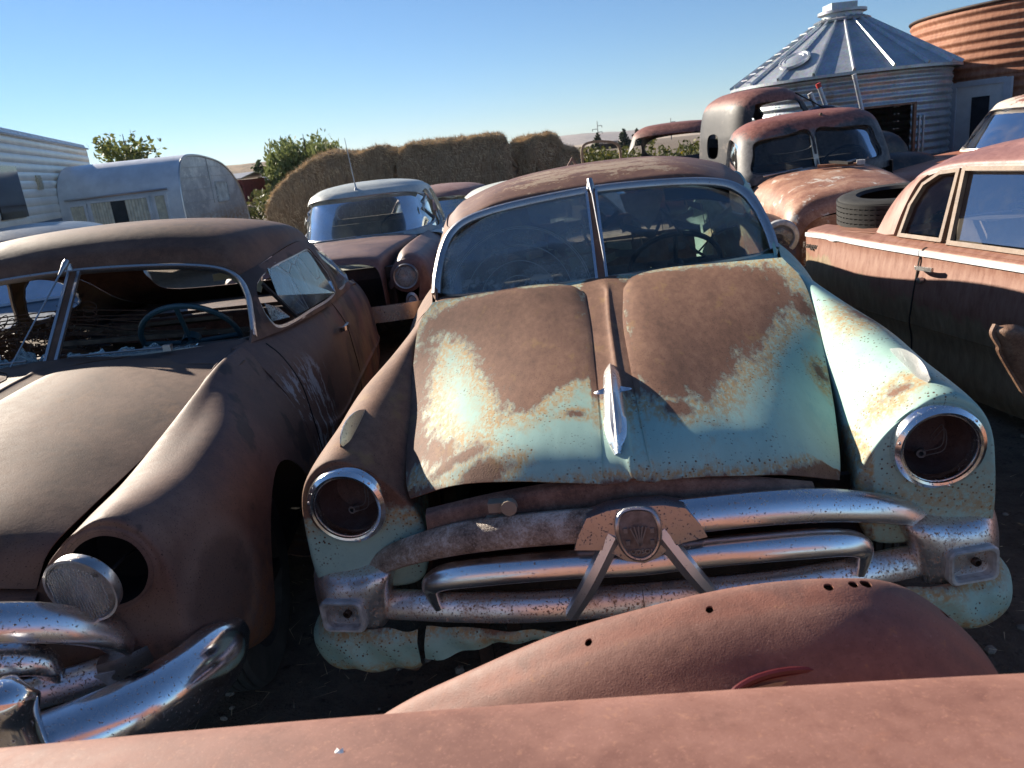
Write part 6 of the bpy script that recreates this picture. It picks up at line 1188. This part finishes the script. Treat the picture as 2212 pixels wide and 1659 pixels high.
def tree(name, label, base, h, crown, mat, size=.2, per=90, nc=40, seed=1, droop=0, lo=.35, conifer=False, group=None):
    T = thing(name, label, 'tree', Matrix.Translation(base), group); r = np.random.default_rng(seed); cl = []
    if conifer:
        for k in range(nc):
            u = (k + .5) / nc; z = h * (lo + (1 - lo) * u); rr = crown * (1 - u) ** .85 * r.uniform(.55, 1.15); a = r.uniform(0, 6.28); cl.append((rr * .75 * math.cos(a), rr * .75 * math.sin(a), z - .1 * h * rr / crown, max(.28 * crown * (1.15 - u), .07 * crown)))
    else:
        for k in range(nc):
            d = r.normal(size=3); d /= np.linalg.norm(d); q = r.random() ** .4; zc = h * (1 + lo) / 2
            cl.append((d[0] * crown * q * .8, d[1] * crown * q * .8, zc + d[2] * q * h * (1 - lo) / 2 * .82, crown * r.uniform(.16, .34)))
    mk('crown', leaves(cl, per, size, seed + 1, droop), mat, T, fix=False, smooth=False)
    tr = [sweepVF([(0, 0, 0), (.03 * h * .3, 0, h * .3), (0, .02 * h, h * .62), (.01 * h, 0, h * .95)], circ(1, 8), 16, up=(0, 1, 0), sc=[.035 * h, .026 * h, .015 * h, .004 * h])]
    for k in range(0 if conifer else 9):
        c = cl[k * 3 % len(cl)]; tr.append(sweepVF([(0, .01 * h, h * r.uniform(.3, .55)), (c[0] * .5, c[1] * .5, (c[2] + h * .45) / 2 + .05 * h), c[:3]], circ(1, 6), 8, up=(.3, 1, .1), sc=[.012 * h, .008 * h, .003 * h]))
    mk('trunk', tr, M_BARK, T); return T
ML1 = m_leaf('green_yellow_leaf', (.11, .14, .04), (.21, .23, .07), (.38, .30, .08)); ML2 = m_leaf('willow_leaf', (.13, .165, .055), (.24, .27, .10), (.30, .29, .12)); ML3 = m_leaf('dark_leaf', (.035, .055, .02), (.07, .095, .035)); ML4 = m_leaf('conifer_leaf', (.022, .04, .02), (.05, .07, .035))
tree('broadleaf_tree', 'airy green and yellow tree above the silver trailer', (-26.6, 60, 0), 6.1, 3.1, ML1, .22, 26, 46, 3, lo=.30)
tree('broadleaf_tree', 'small yellowing tree low at the left of the airy tree', (-29.0, 59, 0), 4.6, 1.2, ML1, .2, 22, 14, 23, lo=.5)
tree('willow_tree', 'big drooping green tree behind the left straw stack', (-13.5, 60, 0), 4.75, 3.9, ML2, .17, 110, 90, 5, droop=1.0, lo=.05)
tree('broadleaf_tree', 'dull dark green tree in front of the hill, left of the drooping tree', (-25.2, 92, 0), 3.9, 2.1, ML3, .3, 60, 26, 7, lo=.05)
tree('conifer_tree', 'single dark conifer right of the straw stacks', (30.4, 220, 0), 4.4, 2.5, ML4, .45, 60, 40, 11, lo=.05, conifer=True)
tree('conifer_tree', 'larger dark conifer left of the rusty cab', (37.6, 220, 0), 4.6, 3.0, ML4, .45, 60, 40, 12, lo=.05, conifer=True)
tree('conifer_tree', 'slim conifer nearest the rusty cab', (41.6, 222, 0), 4.5, 2.4, ML4, .45, 60, 34, 13, lo=.05, conifer=True)
tree('broadleaf_tree', 'pale green round tree next to the slim conifer', (45, 225, 0), 3.4, 2.6, m_leaf('pale_leaf', (.10, .12, .06), (.17, .19, .10)), .5, 40, 24, 14, lo=.1)
MH1 = m_leaf('hedge_leaf', (.05, .065, .02), (.12, .125, .035), (.36, .27, .03)); MH2 = m_leaf('weed_leaf', (.06, .075, .025), (.13, .13, .05), (.22, .17, .07))
def hedge(x0, x1, y0, y1, h, n, mat, seed, size=.13, per=55):
    r = np.random.default_rng(seed); cl = [(r.uniform(x0, x1), r.uniform(y0, y1), r.uniform(.2, 1) * h * .8, r.uniform(.28, .5)) for _ in range(n)]
    o = mk('hedge', leaves(cl, per * 4, size, seed + 3), mat, fix=False, smooth=False); o['label'] = 'hedge of flowering bushes' if mat is MH1 else 'low weedy bushes'; o['kind'] = 'stuff'; o['category'] = 'bushes'
hedge(2.2, 11.5, 28, 33, 1.5, 190, MH1, 41, .09); hedge(-12.5, -6.2, 23, 27, 1.2, 100, MH2, 47, .09); hedge(-40, -14, 48, 53, 1.2, 80, MH2, 49, .2, 25)
# red shed and far house
M_RED = m_plain('red_boards', (.22, .045, .04), .8, 0, .25, 6); M_GREYR = m_galv('shed_roof', (.45, .45, .45))
def shed(name, label, M, w, d, h, mat, roof):
    T = thing(name, label, 'building', M)
    mk('wall', [boxVF((-w / 2, 0, h / 2), (.12, d, h)), boxVF((w / 2, 0, h / 2), (.12, d, h)), boxVF((0, d / 2, h / 2), (w, .12, h)), boxVF((0, -d / 2, h * .93), (w, .1, h * .16))], mat, T, smooth=False)
    mk('roof', shellVF(np.array([[(-w / 2 - .3, -d / 2 - .4, h + .05), (w / 2 + .3, -d / 2 - .4, h + .05)], [(-w / 2 - .3, 0, h + .42), (w / 2 + .3, 0, h + .42)], [(-w / 2 - .3, d / 2 + .4, h + .05), (w / 2 + .3, d / 2 + .4, h + .05)]]), .08), roof, T, smooth=False)
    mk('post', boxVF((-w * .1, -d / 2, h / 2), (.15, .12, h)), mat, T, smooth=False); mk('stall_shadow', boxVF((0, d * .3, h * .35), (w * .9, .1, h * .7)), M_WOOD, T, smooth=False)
shed('red_shed', 'red wooden open-fronted shed with pale roof beyond the trailer', pose(-24, 0, (-18.9, 60, 0)), 3.0, 2.4, 1.72, M_RED, M_GREYR)
shed('open_shelter', 'small shelter with pale roof right of the red shed', pose(-10, 0, (-16.3, 62, 0)), 1.6, 1.6, 1.4, M_WOOD, M_GREYR)
shed('far_house', 'dark little house between the far conifers', pose(-15, 0, (33.2, 218, 0)), 4.5, 4, 1.5, m_plain('house_wall', (.12, .1, .09), .8), m_plain('house_roof', (.07, .065, .065), .8))
def pylon(label, x, y, h):
    T = thing('power_pylon', label, 'pylon', Matrix.Translation((x, y, 0)), 'power pylons on the skyline'); m = m_plain('pylon_wood', (.18, .17, .17), .9)
    mk('mast', sweepVF([(0, 0, 0), (0, 0, h)], circ(.30, 8), 2, up=(0, 1, 0), raw=True, sc=[1, .5]), m, T)
    for k, (z, l, s) in enumerate(((.82, 2.2, 1), (.70, 2.6, -1), (.58, 2.2, 1))):
        mk('cross_arm', boxVF((s * l / 2, 0, h * z), (l, .25, .28)), m, T, smooth=False); mk('insulator', boxVF((s * l, 0, h * z - .5), (.25, .25, 1.0)), m, T, smooth=False)
pylon('left power pylon above the middle straw stack', .8, 400, 13.2); pylon('middle power pylon above the single conifer', 55.6, 400, 12.4); pylon('right power pylon above the rusty cab', 92.2, 400, 10.2)
ps = thing('field_marker', 'small orange marker board at the edge of the far field', 'sign', Matrix.Translation((7.2, 60, 0))); mk('board', boxVF((0, 0, 1.2), (.3, .03, .55)), m_plain('orange_board', (.45, .24, .1), .7), ps, smooth=False); mk('post', boxVF((0, .05, .5), (.06, .06, 1.0)), M_WOOD, ps, smooth=False)
# hills
def hills(name, prof, y0, y1, mat, seed, amp):
    xs = np.linspace(prof[0][0], prof[-1][0], 160); h = np.interp(xs, [p[0] for p in prof], [p[1] for p in prof]); k = np.ones(9) / 9; h = np.convolve(np.pad(h, 4, 'edge'), k, 'valid'); r = np.random.default_rng(seed); G = []
    for v in np.linspace(0, 1, 24):
        y = y0 + (y1 - y0) * v; s = math.sin(v * math.pi / 2) ** 1.3
        G.append([(x, y, hh * s - 2 + amp * s * fbm(np.array([x, y, 0]) / (y1 - y0) * 6, 2.2, seed)) for x, hh in zip(xs, h)])
    struct(mk(name, shellVF(np.array(G), 1), mat, ang=180))
def m_hill(name, a, b, c, sc):
    t = NT(name); n = t.noise(sc, 8, .65); n2 = t.noise(sc * 9, 5, .7); col = t.mix(t.sm(n, .4, .6), a, b); col = t.mix(t.sm(n2, .54, .62), col, c); return t.fin(col, .95, 0, .1)
hills('hills', [(-900, 10), (-420, 14), (-330, 19), (-285, 22), (-240, 21), (-120, 9), (0, 4)], 700, 930, m_hill('dry_hill', (.36, .26, .17), (.25, .19, .13), (.075, .075, .05), .02), 3, .8)
hills('hills', [(-1500, 20), (0, 40), (250, 42), (340, 55), (420, 66), (480, 58), (560, 52), (900, 50), (1600, 60), (3000, 90)], 3300, 4100, m_hill('far_ridge', (.36, .30, .26), (.26, .22, .2), (.2, .18, .17), .004), 5, 4)
hills('hills', [(-1500, 3), (100, 4), (400, 7), (900, 6), (3000, 8)], 900, 2500, m_hill('far_fields', (.50, .40, .30), (.40, .33, .26), (.25, .22, .16), .006), 8, .3)
# ------------------------------------------------------------------ straw litter and stones on the dirt
V, F, V2, F2 = [], [], [], []
for k in range(900):
    x, y = RNG.uniform(-1.6, 2.2), RNG.uniform(.9, 3.2); a = RNG.uniform(0, 6.28); l = RNG.uniform(.02, .09); d = np.array((math.cos(a), math.sin(a), RNG.uniform(-.1, .2))) * l; w = np.array((-math.sin(a), math.cos(a), 0)) * .0015; p = np.array((x, y, .01 + RNG.uniform(0, .02)))
    V += [p - w, p + w, p + d]; F.append((3 * k, 3 * k + 1, 3 * k + 2))
o = mk('straw_litter', (np.array(V), F), M_STRAW, fix=False, smooth=False); struct(o, 'stuff'); o['label'] = 'loose straw litter on the dirt'; o['category'] = 'straw'
parts = []
for k in range(420):
    x, y = RNG.uniform(-1.8, 3), RNG.uniform(.8, 4.5); r = RNG.uniform(.006, .022); v, f = latheVF([(.001, -r * .4), (r * .9, -r * .2), (r, r * .15), (r * .5, r * .55), (.001, r * .6)], 6, Matrix.Translation((x, y, .005)) @ Matrix.Rotation(k, 4, 'Z') @ Matrix.Diagonal((1, RNG.uniform(.6, 1.3), 1, 1))); parts.append((v, f))
o = mk('pebbles', parts, m_plain('pebble', (.2, .17, .14), .9, 0, .4, 3)); struct(o, 'stuff'); o['label'] = 'scattered pebbles on the dirt'; o['category'] = 'pebbles'
# ------------------------------------------------------------------ thin haze over the whole place
hz = NT('haze_air'); hz.t.nodes.remove(hz.b); vp = hz.n('ShaderNodeVolumePrincipled'); vp.inputs['Color'].default_value = (.78, .86, 1, 1); vp.inputs['Density'].default_value = 6e-5; vp.inputs['Anisotropy'].default_value = .2
hz.t.links.new(vp.outputs[0], hz.out.inputs['Volume'])
hb_ = mk('haze', boxVF((0, 1500, 60), (9000, 7000, 140)), hz.m, smooth=False); hb_['kind'] = 'stuff'; hb_['label'] = 'thin pale haze in the air over the yard'; hb_['category'] = 'haze'
hz.m.cycles.homogeneous_volume = True
